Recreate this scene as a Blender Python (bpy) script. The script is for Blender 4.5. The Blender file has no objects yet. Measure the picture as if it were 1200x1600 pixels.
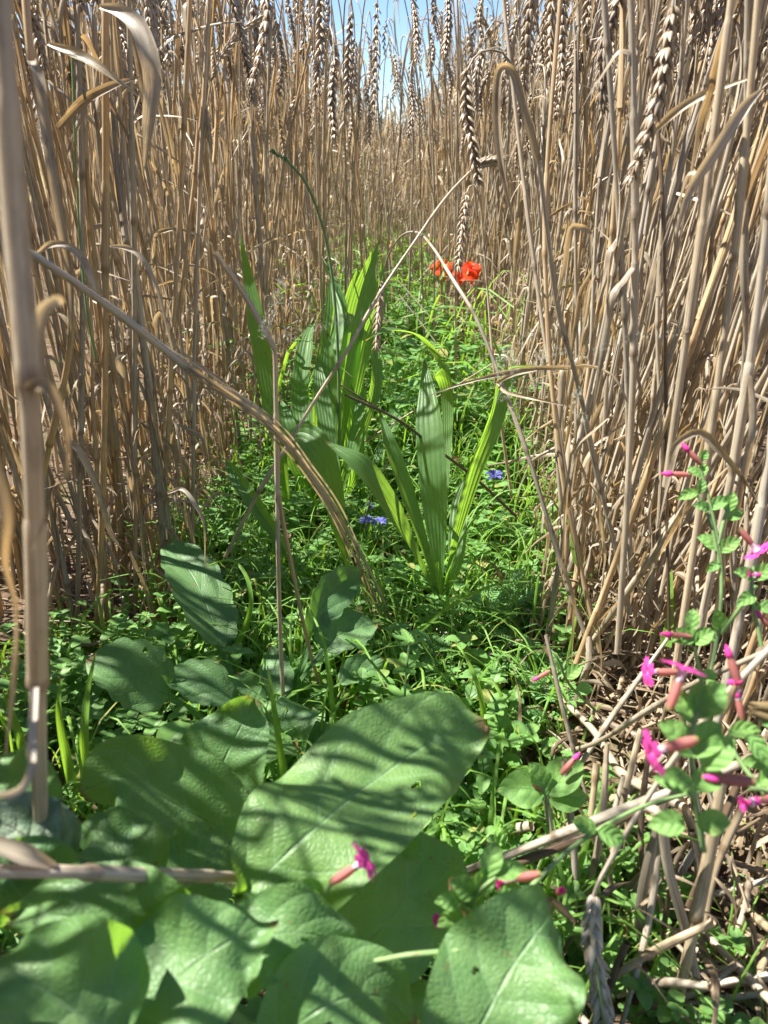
import bpy, math, random
import numpy as np
from math import radians, sin, cos, pi
R = np.random.RandomState(7)
random.seed(7)
SC = bpy.context.scene
COL = SC.collection

# ------------------------------------------------------------------ camera, sky, sun
CAM_H, PITCH, F = 0.45, radians(25.0), 1200.0
cd = bpy.data.cameras.new("camera"); cam = bpy.data.objects.new("camera", cd); COL.objects.link(cam)
cam.location = (0, 0, CAM_H); cam.rotation_euler = (radians(65.0), 0, 0)
cd.sensor_fit = 'VERTICAL'; cd.sensor_height = 36.0; cd.lens = 27.0
cd.clip_start = 0.01; cd.clip_end = 3000
cd.dof.use_dof = True; cd.dof.focus_distance = 0.80; cd.dof.aperture_fstop = 14.0
SC.camera = cam
SUN_EL, SUN_AZ = radians(57), radians(-78)          # azimuth measured from +y, negative = towards -x
w = bpy.data.worlds.new("World"); SC.world = w; w.use_nodes = True
nt = w.node_tree; nt.nodes.clear()
sky = nt.nodes.new('ShaderNodeTexSky'); sky.sky_type = 'NISHITA'; sky.sun_disc = False
sky.sun_elevation = SUN_EL; sky.sun_rotation = SUN_AZ; sky.air_density = 1.0; sky.dust_density = 0.0; sky.ozone_density = 4.0; sky.altitude = 1200
bg = nt.nodes.new('ShaderNodeBackground'); bg.inputs[1].default_value = 0.058
wo = nt.nodes.new('ShaderNodeOutputWorld')
nt.links.new(sky.outputs[0], bg.inputs[0]); nt.links.new(bg.outputs[0], wo.inputs[0])
sd = bpy.data.lights.new("sun", 'SUN'); sd.energy = 5.0; sd.angle = radians(0.5); sd.color = (1.0, 0.95, 0.86)
so = bpy.data.objects.new("sun", sd); COL.objects.link(so)
from mathutils import Vector
sdir = Vector((sin(SUN_AZ)*cos(SUN_EL), cos(SUN_AZ)*cos(SUN_EL), sin(SUN_EL)))
so.rotation_euler = sdir.to_track_quat('Z', 'Y').to_euler(); so.location = (0, 0, 5)
SC.view_settings.view_transform = 'Standard'; SC.view_settings.look = 'None'
SC.view_settings.exposure = 1.82; SC.view_settings.gamma = 1.0
SC.render.engine = 'CYCLES'
cy = SC.cycles
cy.max_bounces = 8; cy.diffuse_bounces = 4; cy.glossy_bounces = 2; cy.transmission_bounces = 6; cy.transparent_max_bounces = 4
cy.use_denoising = True
try: cy.denoiser = 'OPENIMAGEDENOISE'
except Exception: pass

# ------------------------------------------------------------------ small maths
FW = np.array([0, cos(PITCH), -sin(PITCH)]); UP = np.array([0, sin(PITCH), cos(PITCH)]); RT = np.array([1., 0, 0])
C0 = np.array([0, 0, CAM_H])
def P(px, py, d):
    "the place seen at (px,py) of the 1200x1600 photograph at depth d metres"
    return C0 + d*(FW + RT*(px-600)/F + UP*(800-py)/F)
def G(px, py, z=0.0):
    "the place at height z seen at (px,py)"
    v = FW + RT*(px-600)/F + UP*(800-py)/F
    return C0 + v*(z-CAM_H)/v[2]
def proj(p):
    q = np.asarray(p)-C0; d = q@FW
    return 600+F*(q@RT)/d, 800-F*(q@UP)/d, d
def nrm(v):
    v = np.asarray(v, float); return v/(np.linalg.norm(v, axis=-1, keepdims=True)+1e-12)
def smooth(pts, n):
    "Catmull-Rom through rows of any width"
    p = np.asarray(pts, float); m = len(p)
    if m == 2:
        t = np.linspace(0, 1, n)[:, None]; return p[0]*(1-t)+p[1]*t
    q = np.vstack([2*p[0]-p[1], p, 2*p[-1]-p[-2]])
    u = np.linspace(0, m-1-1e-9, n); i = u.astype(int); t = (u-i)[:, None]
    a, b, c, d = q[i], q[i+1], q[i+2], q[i+3]
    return .5*((2*b)+(-a+c)*t+(2*a-5*b+4*c-d)*t*t+(-a+3*b-3*c+d)*t**3)
def frames(p, hint=None):
    t = nrm(np.gradient(p, axis=0)); n = len(p); N = np.zeros_like(p)
    h = np.array([1., 0, 0]) if hint is None else np.asarray(hint, float)
    if abs(t[0]@nrm(h)) > .95: h = np.array([0, 1., 0.3])
    v = h
    for i in range(n):
        v = v-t[i]*(v@t[i]); v = v/(np.linalg.norm(v)+1e-9); N[i] = v
    return t, N, np.cross(t, N)

class MB:
    def __init__(s): s.V = []; s.Q = []; s.A = []; s.D = []; s.n = 0
    def add(s, V, Q, A, D=None):
        s.V.append(V); s.Q.append(Q+s.n); s.A.append(A); s.D.append(np.zeros(len(V)) if D is None else D); s.n += len(V)
    def grid(s, G_, A, D=None, wrap=False):
        n, m = G_.shape[:2]; idx = np.arange(n*m).reshape(n, m)
        if wrap: idx = np.hstack([idx, idx[:, :1]])
        q = np.stack([idx[:-1, :-1], idx[:-1, 1:], idx[1:, 1:], idx[1:, :-1]], -1).reshape(-1, 4)
        s.add(G_.reshape(-1, 3), q, A.reshape(-1, 3), None if D is None else D.reshape(-1))
    def tube(s, p, r, k=6, rnd=0., dark=None, hint=None):
        p = np.asarray(p, float); n = len(p); r = np.broadcast_to(r, (n,))
        t, N, B = frames(p, hint)
        a = np.arange(k)*2*pi/k
        g = p[:, None]+r[:, None, None]*(N[:, None]*np.cos(a)[None, :, None]+B[:, None]*np.sin(a)[None, :, None])
        L = np.concatenate([[0], np.cumsum(np.linalg.norm(np.diff(p, axis=0), axis=1))])
        A = np.stack(np.broadcast_arrays((np.abs(a-pi)*np.mean(r))[None, :], L[:, None], rnd), -1)
        s.grid(g, A, None if dark is None else np.repeat(dark, k), wrap=True)
    def blade(s, p, w, side, m=3, cup=0., rnd=0., ripple=0., seed=0, twist=0., metric=False, scallop=0., cupsign=1, fold=0.):
        "a leaf surface: p midrib, w half widths, side one vector or per point"
        p = np.asarray(p, float); n = len(p)
        t = nrm(np.gradient(p, axis=0)); sv = np.broadcast_to(np.asarray(side, float), (n, 3))
        sv = nrm(sv-t*np.sum(sv*t, 1, keepdims=True)); nv = np.cross(sv, t)
        if twist:
            th = np.linspace(0, twist, n)[:, None]; sv, nv = sv*np.cos(th)+nv*np.sin(th), nv*np.cos(th)-sv*np.sin(th)
        u = np.linspace(-1, 1, m); v = np.linspace(0, 1, n)
        W = np.broadcast_to(w, (n,))[:, None]*np.ones((1, m))
        if scallop: W = W*(1+scallop*np.abs(np.sin(v[:, None]*pi*9+seed))*np.abs(u)[None])
        h = cup*cupsign*(u**2)[None]*W+fold*np.abs(u)[None]*W
        if ripple:
            rs = np.random.RandomState(seed)
            f1, f2, a1, a2 = rs.uniform(2.2, 4), rs.uniform(4.5, 7.5), rs.uniform(0, 6), rs.uniform(0, 6)
            lr = np.sign(u)[None]*1.3
            h = h+ripple*(np.abs(u)[None]**1.5)*(np.sin(v[:, None]*f1*pi+a1+lr)+.6*np.sin(v[:, None]*f2*pi+a2+lr*2))
            h = h+ripple*.35*np.sin(v[:, None]*9+a1)*np.cos(u[None]*3+a2)
        g = p[:, None]+sv[:, None]*(u[None, :, None]*W[..., None])+nv[:, None]*h[..., None]
        L = np.concatenate([[0], np.cumsum(np.linalg.norm(np.diff(p, axis=0), axis=1))])
        A = np.stack(np.broadcast_arrays((u[None]*W) if metric else u[None], (L if metric else v)[:, None], rnd), -1)
        s.grid(g, A.copy())
    def husk(s, c, d, out, L, wd, k=5, rings=4, rnd=0., flat=.7):
        "pointed ovoid"
        d = nrm(d); o = nrm(out-d*(out@d)); b = np.cross(d, o)
        v = np.linspace(0, 1, rings+1); prof = np.sin(np.clip(v, 0, 1)**.68*pi)**.85*(1-.25*v); prof[0] = .3; prof[-1] = .02
        a = np.arange(k)*2*pi/k
        g = c+(v*L)[:, None, None]*d+(prof*wd*.5)[:, None, None]*(b*np.cos(a)[:, None]+o*flat*np.sin(a)[:, None])[None]
        A = np.stack(np.broadcast_arrays((a*.0006)[None], (v*L)[:, None], rnd), -1)
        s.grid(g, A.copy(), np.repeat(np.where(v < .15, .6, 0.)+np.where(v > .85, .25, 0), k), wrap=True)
    def arrays(s):
        return np.vstack(s.V), np.vstack(s.Q), np.vstack(s.A), np.concatenate(s.D)
    def mesh(s, name):
        V, Q, A, D = s.arrays(); return mk_mesh(name, V, Q, A, D)
    def build(s, name, mat, parent=None):
        o = bpy.data.objects.new(name, s.mesh(name)); o.data.materials.append(mat); COL.objects.link(o)
        if parent is not None:
            o.parent = parent; o.data.transform(parent.matrix_basis.inverted())
        return o
def mk_mesh(name, V, Q, A, D):
    me = bpy.data.meshes.new(name); nv, nq = len(V), len(Q)
    me.vertices.add(nv); me.vertices.foreach_set("co", np.ascontiguousarray(V, np.float32).ravel())
    me.loops.add(nq*4); me.loops.foreach_set("vertex_index", np.ascontiguousarray(Q, np.int32).ravel())
    me.polygons.add(nq); me.polygons.foreach_set("loop_start", np.arange(0, nq*4, 4, dtype=np.int32))
    try: me.polygons.foreach_set("loop_total", np.full(nq, 4, np.int32))
    except Exception: pass
    me.update(calc_edges=True)
    a = me.attributes.new("uvw", 'FLOAT_VECTOR', 'POINT'); a.data.foreach_set("vector", np.ascontiguousarray(A, np.float32).ravel())
    a = me.attributes.new("dark", 'FLOAT', 'POINT'); a.data.foreach_set("value", np.ascontiguousarray(D, np.float32))
    me.polygons.foreach_set("use_smooth", np.ones(nq, bool))
    return me
def tag(o, label=None, cat=None, group=None, kind=None):
    if label: o['label'] = label
    if cat: o['category'] = cat
    if group: o['group'] = group
    if kind: o['kind'] = kind
    return o
def thing(name, label, cat, loc, group=None):
    o = bpy.data.objects.new(name, None); COL.objects.link(o); o.location = tuple(float(x) for x in loc); o.empty_display_size = .02
    return tag(o, label, cat, group)

# ------------------------------------------------------------------ materials
class NT:
    def __init__(s, name):
        s.m = bpy.data.materials.new(name); s.m.use_nodes = True; s.t = s.m.node_tree; s.t.nodes.clear()
    def n(s, typ, ins=None, **kw):
        x = s.t.nodes.new(typ)
        for k, v in kw.items(): setattr(x, k, v)
        for k, v in (ins or {}).items():
            if hasattr(v, 'is_output'): s.t.links.new(v, x.inputs[k])
            else: x.inputs[k].default_value = v
        return x
    def math(s, op, a, b=0., c=0., clamp=False):
        x = s.n('ShaderNodeMath', {0: a, 1: b, 2: c}, operation=op); x.use_clamp = clamp; return x.outputs[0]
    def mix(s, f, a, b, mode='MIX'):
        x = s.n('ShaderNodeMix', {0: f, 6: a, 7: b}, data_type='RGBA', blend_type=mode); return x.outputs[2]
    def ramp(s, f, stops):
        x = s.n('ShaderNodeValToRGB', {0: f}); r = x.color_ramp
        while len(r.elements) < len(stops): r.elements.new(.5)
        for e, (p, c) in zip(r.elements, stops): e.position = p; e.color = (*c, 1)
        return x.outputs[0]
    def noise(s, vec, scale, detail=2., rough=.5):
        return s.n('ShaderNodeTexNoise', {'Vector': vec, 'Scale': scale, 'Detail': detail, 'Roughness': rough}).outputs[0]
    def attr(s, nm, sock=1): return s.n('ShaderNodeAttribute', attribute_name=nm).outputs[sock]
    def xyz(s, v): return s.n('ShaderNodeSeparateXYZ', {0: v}).outputs
    def vec(s, a, b, c): return s.n('ShaderNodeCombineXYZ', {0: a, 1: b, 2: c}).outputs[0]
    def out(s, base, trans, tf, rough=.6, spec=.3, bump=None, bd=.3, dist=.001):
        pr = {'Base Color': base, 'Roughness': rough, 'Specular IOR Level': spec}
        tr = {'Color': trans}
        if bump is not None:
            b = s.n('ShaderNodeBump', {'Strength': bd, 'Distance': dist, 'Height': bump}).outputs[0]; pr['Normal'] = b; tr['Normal'] = b
        p = s.n('ShaderNodeBsdfPrincipled', pr)
        if trans is None: sh = p.outputs[0]
        else:
            t = s.n('ShaderNodeBsdfTranslucent', tr)
            sh = s.n('ShaderNodeMixShader', {0: tf, 1: p.outputs[0], 2: t.outputs[0]}).outputs[0]
        s.n('ShaderNodeOutputMaterial', {0: sh}); return s.m

def straw_mat(name, stops, tf=.25, spots=.5, leafy=False):
    m = NT(name); uv = m.attr("uvw"); u, v, r = m.xyz(uv)
    oi = m.n('ShaderNodeObjectInfo').outputs['Random']
    rr = m.math('FRACT', m.math('ADD', r, oi))
    col = m.ramp(rr, stops)
    off = m.math('MULTIPLY', rr, 37.)
    st = m.noise(m.vec(m.math('MULTIPLY', u, 1900.), m.math('MULTIPLY', v, 16.), off), 1., 3., .6)
    bl = m.noise(m.vec(m.math('MULTIPLY', u, 160.), m.math('MULTIPLY', v, 45.), off), 1., 4., .65)
    bg_ = m.noise(m.vec(0., m.math('MULTIPLY', v, 9.), off), 1., 1.)
    col = m.mix(m.math('MULTIPLY', m.math('SUBTRACT', st, .33, clamp=True), 3.2, clamp=True), m.mix(1., col, (.58, .50, .41, 1), 'MULTIPLY'), col)
    sp = m.math('MULTIPLY', m.math('SUBTRACT', bl, .54, clamp=True), 7.*spots, clamp=True)
    col = m.mix(sp, col, m.mix(1., col, (.45, .40, .36, 1), 'MULTIPLY'))
    col = m.mix(m.math('MULTIPLY', m.math('SUBTRACT', bg_, .45, clamp=True), 2.2, clamp=True), col, m.mix(1., col, (.83, .86, .93, 1), 'MULTIPLY'))
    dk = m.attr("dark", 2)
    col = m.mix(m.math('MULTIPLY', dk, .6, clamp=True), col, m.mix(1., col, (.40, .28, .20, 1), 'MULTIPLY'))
    tc = m.mix(1., col, (1.0, .80, .48, 1), 'MULTIPLY')
    return m.out(col, tc, tf, .38, .5, st, .5, .0006)
TAN = [(0, (0.515, 0.429, 0.289)), (.3, (0.646, 0.550, 0.384)), (.6, (0.593, 0.518, 0.378)), (.82, (0.731, 0.650, 0.487)), (.93, (0.343, 0.263, 0.174)), (1, (0.513, 0.454, 0.336))]
M_CROP = straw_mat("dry_wheat_straw", TAN, .3)
M_GOLD = straw_mat("golden_straw", [(0, (0.642, 0.501, 0.301)), (.5, (0.721, 0.576, 0.366)), (1, (0.621, 0.479, 0.290))], .3)
M_PALE = straw_mat("pale_straw", [(0, (0.649, 0.581, 0.462)), (.5, (0.586, 0.519, 0.409)), (1, (0.696, 0.641, 0.528))], .28)
M_GREY = straw_mat("weathered_grey_straw", [(0, (0.497, 0.443, 0.361)), (.5, (0.586, 0.541, 0.454)), (1, (0.443, 0.391, 0.317))], .25, .9)
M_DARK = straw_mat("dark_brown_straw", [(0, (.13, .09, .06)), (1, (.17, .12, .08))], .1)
M_DRYLEAF = straw_mat("dry_leaf", [(0, (0.390, 0.317, 0.225)), (.35, (0.577, 0.507, 0.386)), (.7, (0.506, 0.449, 0.361)), (1, (0.645, 0.581, 0.466))], .42, .8)
M_PALELEAF = straw_mat("pale_dry_leaf", [(0, (0.561, 0.508, 0.428)), (1, (0.623, 0.582, 0.503))], .35, .7)
M_LITTER = straw_mat("shaded_rotting_straw", [(0, (.22, .17, .115)), (.4, (.36, .29, .20)), (.8, (.46, .38, .27)), (1, (.16, .12, .08))], .2, .9)  # brown rotting straw, darkened further to carry the heap's partial shade in colour
M_EAR = straw_mat("wheat_husk", [(0, (0.503, 0.418, 0.309)), (.5, (0.605, 0.514, 0.395)), (1, (0.454, 0.378, 0.294))], .25, .3)

def leaf_mat(name, col, col2, tr, tf=.4, ribs=3., bump=.5, rough=.5, lat=0., lighter=(.2, .32, .14), spec=.4, mott=.4):
    m = NT(name); uv = m.attr("uvw"); u, v, r = m.xyz(uv)
    oi = m.n('ShaderNodeObjectInfo').outputs['Random']; rr = m.math('FRACT', m.math('ADD', r, oi))
    geo = m.n('ShaderNodeNewGeometry').outputs[0]
    n1 = m.noise(geo, 90., 4., .6); n2 = m.noise(geo, 900., 2.)
    c = m.mix(m.math('MULTIPLY', m.math('SUBTRACT', n1, .35, clamp=True), 3., clamp=True), (*col, 1), (*col2, 1))
    c = m.mix(m.math('MULTIPLY', rr, .45), c, m.mix(1., c, (1.35, 1.15, .75, 1), 'MULTIPLY'))
    if name in ('weed_leaf', 'grass_blade'): c = m.mix(m.math('MULTIPLY', m.math('SUBTRACT', rr, .90, clamp=True), 9., clamp=True), c, (.34, .29, .10, 1))
    au = m.math('ABSOLUTE', u)
    # ribs along the blade
    ph = m.math('FRACT', m.math('MULTIPLY', au, ribs)); tri = m.math('ABSOLUTE', m.math('SUBTRACT', ph, .5))   # .5 at a rib
    rib = m.math('MULTIPLY', m.math('SUBTRACT', tri, .42, clamp=True), 12.5, clamp=True)
    mid = m.math('SUBTRACT', 1., m.math('MULTIPLY', au, 22.), clamp=True)
    if lat:
        lp = m.math('ABSOLUTE', m.math('SUBTRACT', m.math('FRACT', m.math('SUBTRACT', m.math('MULTIPLY', v, lat), m.math('MULTIPLY', m.math('POWER', au, 1.3), lat*.28))), .5))
        lr = m.math('MULTIPLY', m.math('SUBTRACT', lp, .455, clamp=True), 22., clamp=True)
        rib = lr; tri = lp
    vein = m.math('MAXIMUM', m.math('MULTIPLY', rib, .8 if lat else .5), mid)
    c = m.mix(m.math('MULTIPLY', vein, .65), c, (*lighter, 1))
    t = m.mix(m.math('MULTIPLY', vein, .5), (*tr, 1), m.mix(1., (*tr, 1), (.6, .7, .6, 1), 'MULTIPLY'))
    t = m.mix(m.math('MULTIPLY', n1, mott), t, m.mix(1., t, (.6, .75, .5, 1), 'MULTIPLY'))
    vo = m.n('ShaderNodeTexVoronoi', {'Vector': geo, 'Scale': 420.}, feature='DISTANCE_TO_EDGE').outputs[0]
    n3 = m.noise(geo, 160., 3., .7)
    sp = m.math('MULTIPLY', m.math('SUBTRACT', n3, .66, clamp=True), 14., clamp=True)
    tp = m.math('MULTIPLY', m.math('SUBTRACT', m.math('ADD', v, m.math('MULTIPLY', n1, .12)), 1.015, clamp=True), 25., clamp=True)
    sp = m.math('MAXIMUM', m.math('MULTIPLY', sp, .8), tp)
    c = m.mix(sp, c, (.20, .15, .06, 1)); t = m.mix(sp, t, (.25, .14, .03, 1))
    n2 = m.math('ADD', n2, m.math('MULTIPLY', m.math('MINIMUM', vo, .25), 4. if lat else 1.))
    h = m.math('ADD', m.math('MULTIPLY', n2, .25), m.math('SUBTRACT', m.math('MULTIPLY', n1, .9), m.math('MULTIPLY', m.math('MAXIMUM', m.math('MULTIPLY', m.math('POWER', m.math('MULTIPLY', tri, 2.), 2.), .8), mid), 1.2)))
    return m.out(c, t, tf, rough, spec, h, bump, .0010)
M_RIB = leaf_mat("ribwort_leaf", (0.074, 0.162, 0.061), (0.101, 0.209, 0.081), (.36, .62, .05), .54, 2.8, .45, .45, lighter=(.13, .24, .08))
M_BROAD = leaf_mat("broad_leaf", (.092, .200, .075), (.145, .270, .105), (.36, .64, .06), .38, 2.2, .6, .46, lat=5., lighter=(.22, .36, .18), mott=.7)
M_SPAT = leaf_mat("daisy_leaf", (0.081, 0.176, 0.074), (0.115, 0.230, 0.101), (.22, .46, .04), .38, 2., .5, .5, lat=6., lighter=(.13, .24, .1))
M_POWDER = leaf_mat("mildewed_leaf", (.10, .17, .10), (.30, .36, .28), (.2, .36, .08), .25, 2.2, 1., .8, lat=7., lighter=(.3, .36, .26))
M_GRASS = leaf_mat("grass_blade", (0.132, 0.281, 0.050), (0.182, 0.362, 0.066), (.34, .58, .04), .48, 2., .2, .45)
M_WEED = leaf_mat("weed_leaf", (0.116, 0.255, 0.074), (0.165, 0.329, 0.099), (.28, .54, .05), .42, 1., .2, .5, lighter=(.14, .26, .09))
M_FEATHER = leaf_mat("feathery_leaf", (0.132, 0.296, 0.099), (0.182, 0.362, 0.132), (.25, .5, .06), .38, 1., .1, .5)
M_CATCH = leaf_mat("catchfly_leaf", (0.148, 0.314, 0.090), (0.198, 0.395, 0.116), (.30, .55, .07), .42, 1., .4, .6, lat=4., lighter=(.16, .3, .12))
M_STEMG = leaf_mat("green_stem", (.16, .27, .07), (.2, .31, .09), (.3, .5, .08), .2, 2., .3, .5)
M_STEMD = leaf_mat("dark_green_stem", (.05, .10, .03), (.07, .13, .04), (.15, .3, .04), .1, 2., .3, .5)
def petal_mat(name, c, t, tf=.45, v2=None):
    m = NT(name); uv = m.attr("uvw"); u, v, r = m.xyz(uv)
    n = m.noise(m.vec(m.math('MULTIPLY', u, 9.), m.math('MULTIPLY', v, 1.5), r), 1., 2.)
    col = m.mix(m.math('MULTIPLY', n, .6), (*c, 1), m.mix(1., (*c, 1), (.7, .6, .75, 1), 'MULTIPLY'))
    if v2: col = m.mix(m.math('SUBTRACT', 1., m.math('MULTIPLY', v, 5.), clamp=True), col, (*v2, 1))
    return m.out(col, (*t, 1), tf, .55, .3, n, .3, .0005)
M_PINK = petal_mat("pink_petal", (.82, .09, .42), (.95, .14, .5), .4, (.85, .7, .8))
M_BUD = petal_mat("pink_bud", (.78, .08, .36), (.9, .12, .45), .35)
M_CALYX = petal_mat("red_calyx", (.50, .20, .17), (.75, .35, .25), .4, (.20, .24, .08))
M_CALYXG = petal_mat("green_brown_calyx", (.25, .19, .09), (.4, .3, .12), .3)
M_WHITE = petal_mat("white_flower_tube", (.8, .74, .76), (.8, .7, .75), .4)
M_POPPY = petal_mat("poppy_petal", (.86, .085, .02), (1., .13, .02), .55)
M_BLUE = petal_mat("cornflower_petal", (.17, .18, .52), (.25, .25, .7), .4)
M_BROWN = straw_mat("brown_seed_head", [(0, (.16, .10, .06)), (1, (.22, .15, .09))], .1)
def hair_mat():
    m = NT("fine_hairs"); return m.out((.75, .78, .68, 1), (.8, .8, .7, 1), .5, .4, .5)
M_HAIR = hair_mat()
def soil_mat():
    m = NT("dry_soil"); g = m.n('ShaderNodeNewGeometry').outputs[0]
    n1 = m.noise(g, 7., 5., .65); n2 = m.noise(g, 120., 6., .7); n3 = m.noise(g, 1.2, 3.)
    c = m.ramp(n2, [(.3, (.055, .036, .022)), (.55, (.13, .09, .06)), (.75, (.22, .165, .115))])
    c = m.mix(m.math('MULTIPLY', m.math('SUBTRACT', n1, .5, clamp=True), 4., clamp=True), c, (.06, .075, .02, 1))
    x, y, z = m.xyz(g)
    far = m.math('MULTIPLY', m.math('SUBTRACT', y, 8., clamp=True), 1., clamp=True)
    c = m.mix(far, c, m.mix(n3, (.40, .31, .17, 1), (.30, .26, .12, 1)))
    return m.out(c, None, 0, .9, .15, m.math('ADD', m.math('MULTIPLY', n2, .5), n1), .8, .01)
M_SOIL = soil_mat()
def moss_mat():
    m = NT("moss"); g = m.n('ShaderNodeNewGeometry').outputs[0]; n = m.noise(g, 400., 4., .7)
    c = m.ramp(n, [(.3, (.06, .09, .01)), (.6, (.17, .26, .03)), (.8, (.30, .38, .05))])
    return m.out(c, (.3, .4, .03, 1), .2, .8, .2, n, 1., .004)
M_MOSS = moss_mat()
def bark_mat():
    m = NT("bark"); g = m.n('ShaderNodeNewGeometry').outputs[0]; n = m.noise(g, 6., 4.)
    return m.out(m.ramp(n, [(.3, (.07, .05, .035)), (.7, (.16, .12, .09))]), None, 0, .9, .1, n, .8, .05)
M_BARK = bark_mat()

# ------------------------------------------------------------------ ground
def lane_mid(y): return 0.004+0.0155*y
def hgt(x, y):
    return .010*np.sin(x*9+1.3)*np.sin(y*7+.4)+.006*np.sin(x*23+y*17)+.004*np.sin(x*51-y*37+2)
gx = np.concatenate([[-1500, -300, -60, -15, -6], np.linspace(-3, 3, 121), [6, 15, 60, 300, 1500]])
gy = np.concatenate([[-300, -30, -6, -2], np.linspace(-1, 6, 141), [8, 12, 20, 60, 300, 1500]])
X, Y = np.meshgrid(gx, gy)
Z = hgt(X, Y)*np.clip(1-(np.abs(X)-2)/4, 0, 1)*np.clip(1-(Y-5)/6, 0, 1)
mb = MB(); g = np.stack([X, Y, Z-.004], -1); mb.grid(g, g.copy()); tag(mb.build("ground", M_SOIL), kind='structure')
def gz(x, y): return float(hgt(x, y))*min(1, max(0, 1-(abs(x)-2)/4))*min(1, max(0, 1-(y-5)/6))-.004

# ------------------------------------------------------------------ wheat
def path_len(p): return np.concatenate([[0], np.cumsum(np.linalg.norm(np.diff(p, axis=0), axis=1))])
def stem_tube(mb, pts, r0, r1, k=7, nodes=(), rnd=0., n=40, sheath=True, rs=R, kink=.035):
    "straw with swollen nodes and leaf sheaths above them; nodes in metres along"
    p = smooth(pts, 160); L = path_len(p); T = L[-1]
    if len(nodes) and T > .15:
        off = np.zeros_like(p)
        for q in nodes: off += np.maximum(0, L-q)[:, None]*(rs.randn(3)*kink)[None]
        off -= off[-1]*(L/T)[:, None]; p = p+off; L = path_len(p); T = L[-1]
    s = list(np.linspace(0, T, n))
    for q in nodes:
        if 0.004 < q < T-.01:
            s += [q-.004, q-.0015, q+.001, q+.004]
            if sheath: s += [q+.06, q+.062]
    s = np.unique(np.clip(s, 0, T)); pp = np.stack([np.interp(s, L, p[:, i]) for i in range(3)], -1)
    r = r0+(r1-r0)*s/T; d = np.zeros(len(s))
    for q in nodes:
        if sheath: r = np.where((s >= q+.003) & (s <= q+.061), r*1.22, r)
        near = np.abs(s-q) < .0022; r = np.where(near, r*1.35, r); d = np.where(near, .9, d)
        d = np.where((s > q-.006) & (s < q-.003), .35, d)
    mb.tube(pp, r, k, rnd, d)
    return p, L
def ear(mb, p, lod=0, rnd=0., wd=1., rs=R, ax=None):
    "ear along the polyline p (base to tip)"
    L = path_len(p); T = L[-1]; n = {0: 22, 1: 20, 2: 13}[lod]
    side = nrm(rs.randn(3)) if ax is None else nrm(ax)
    q = smooth(p, 30); Lq = path_len(q)
    if lod == 0: mb.tube(smooth(p, 8), .0009, 4, rnd)
    for i in range(n):
        f = i/(n-1); l = f*T*.93
        c = np.array([np.interp(l, Lq, q[:, j]) for j in range(3)])
        c2 = np.array([np.interp(min(T, l+.004), Lq, q[:, j]) for j in range(3)]); d = nrm(c2-c)
        if i == n-1: d = nrm(q[-1]-q[-4])
        o = nrm(side-d*(side@d)); b = np.cross(d, o); sg = 1 if i % 2 else -1
        k = .72+.36*sin(pi*min(1, f*.85+.12)); k *= rs.uniform(.84, 1.08)*wd*.90
        if lod == 0:
            for (bo, oo, sp, ln) in ((0, 1.0, .46, 1.), (-1, .45, .42, .95), (1, .45, .42, .95)):
                dd = nrm(d+o*sg*sp+b*bo*.34+rs.randn(3)*.11)
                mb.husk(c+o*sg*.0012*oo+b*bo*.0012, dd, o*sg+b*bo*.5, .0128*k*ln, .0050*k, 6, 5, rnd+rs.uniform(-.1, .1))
            if i >= n-8 or rs.rand() < .3:
                mb.tube(smooth([c+d*.009*k+o*sg*.003, c+d*.018*k+o*sg*.006], 3), .00016, 3, rnd)
        elif lod == 1:
            for bo in (-1, 1):
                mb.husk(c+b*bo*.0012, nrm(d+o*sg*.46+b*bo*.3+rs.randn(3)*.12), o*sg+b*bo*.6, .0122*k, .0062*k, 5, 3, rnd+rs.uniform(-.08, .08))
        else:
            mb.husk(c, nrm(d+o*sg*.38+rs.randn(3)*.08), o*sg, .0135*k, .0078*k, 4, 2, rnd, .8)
def dry_leaf(mb, base, az, L, wd, rs, n=16, m=3, rnd=0., up=.35, droop=1.):
    "withered leaf leaving a node, rising a little, then hanging"
    pts = [base]; th = pi/2-rs.uniform(.05, .35)*(1+.8*(up > .5)); st = L/9; cur = np.array(base, float); aw = 0
    if rs.rand() < .68: th = -rs.uniform(.6, 1.4)
    kb = rs.randint(0, 4); drop = rs.uniform(1.3, 2.6)*min(1.3, droop+.1)
    for i in range(9):
        aw += rs.randn()*.10
        hh = np.array([cos(az+aw), sin(az+aw), 0]); dn = max(0., -sin(th))
        cur = cur+st*(hh*cos(th)+np.array([0, 0, 1.])*sin(th)); pts.append(cur.copy())
        if i in (kb, kb+1): th -= drop*.5
        else: th -= rs.uniform(-.04, .16)
        th = max(-1.52, th)
    p = smooth(pts, n); v = np.linspace(0, 1, n)
    W = wd*.82*np.minimum(1, .6+v*2)*np.clip((1-v)*1.7, .04, 1)**.8
    mb.blade(p, W*rs.uniform(.75, 1.1, n), np.array([-sin(az), cos(az), .1]), m, rs.uniform(.3, 1.2), rnd, twist=rs.uniform(-3.2, 3.2), metric=True)
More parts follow.
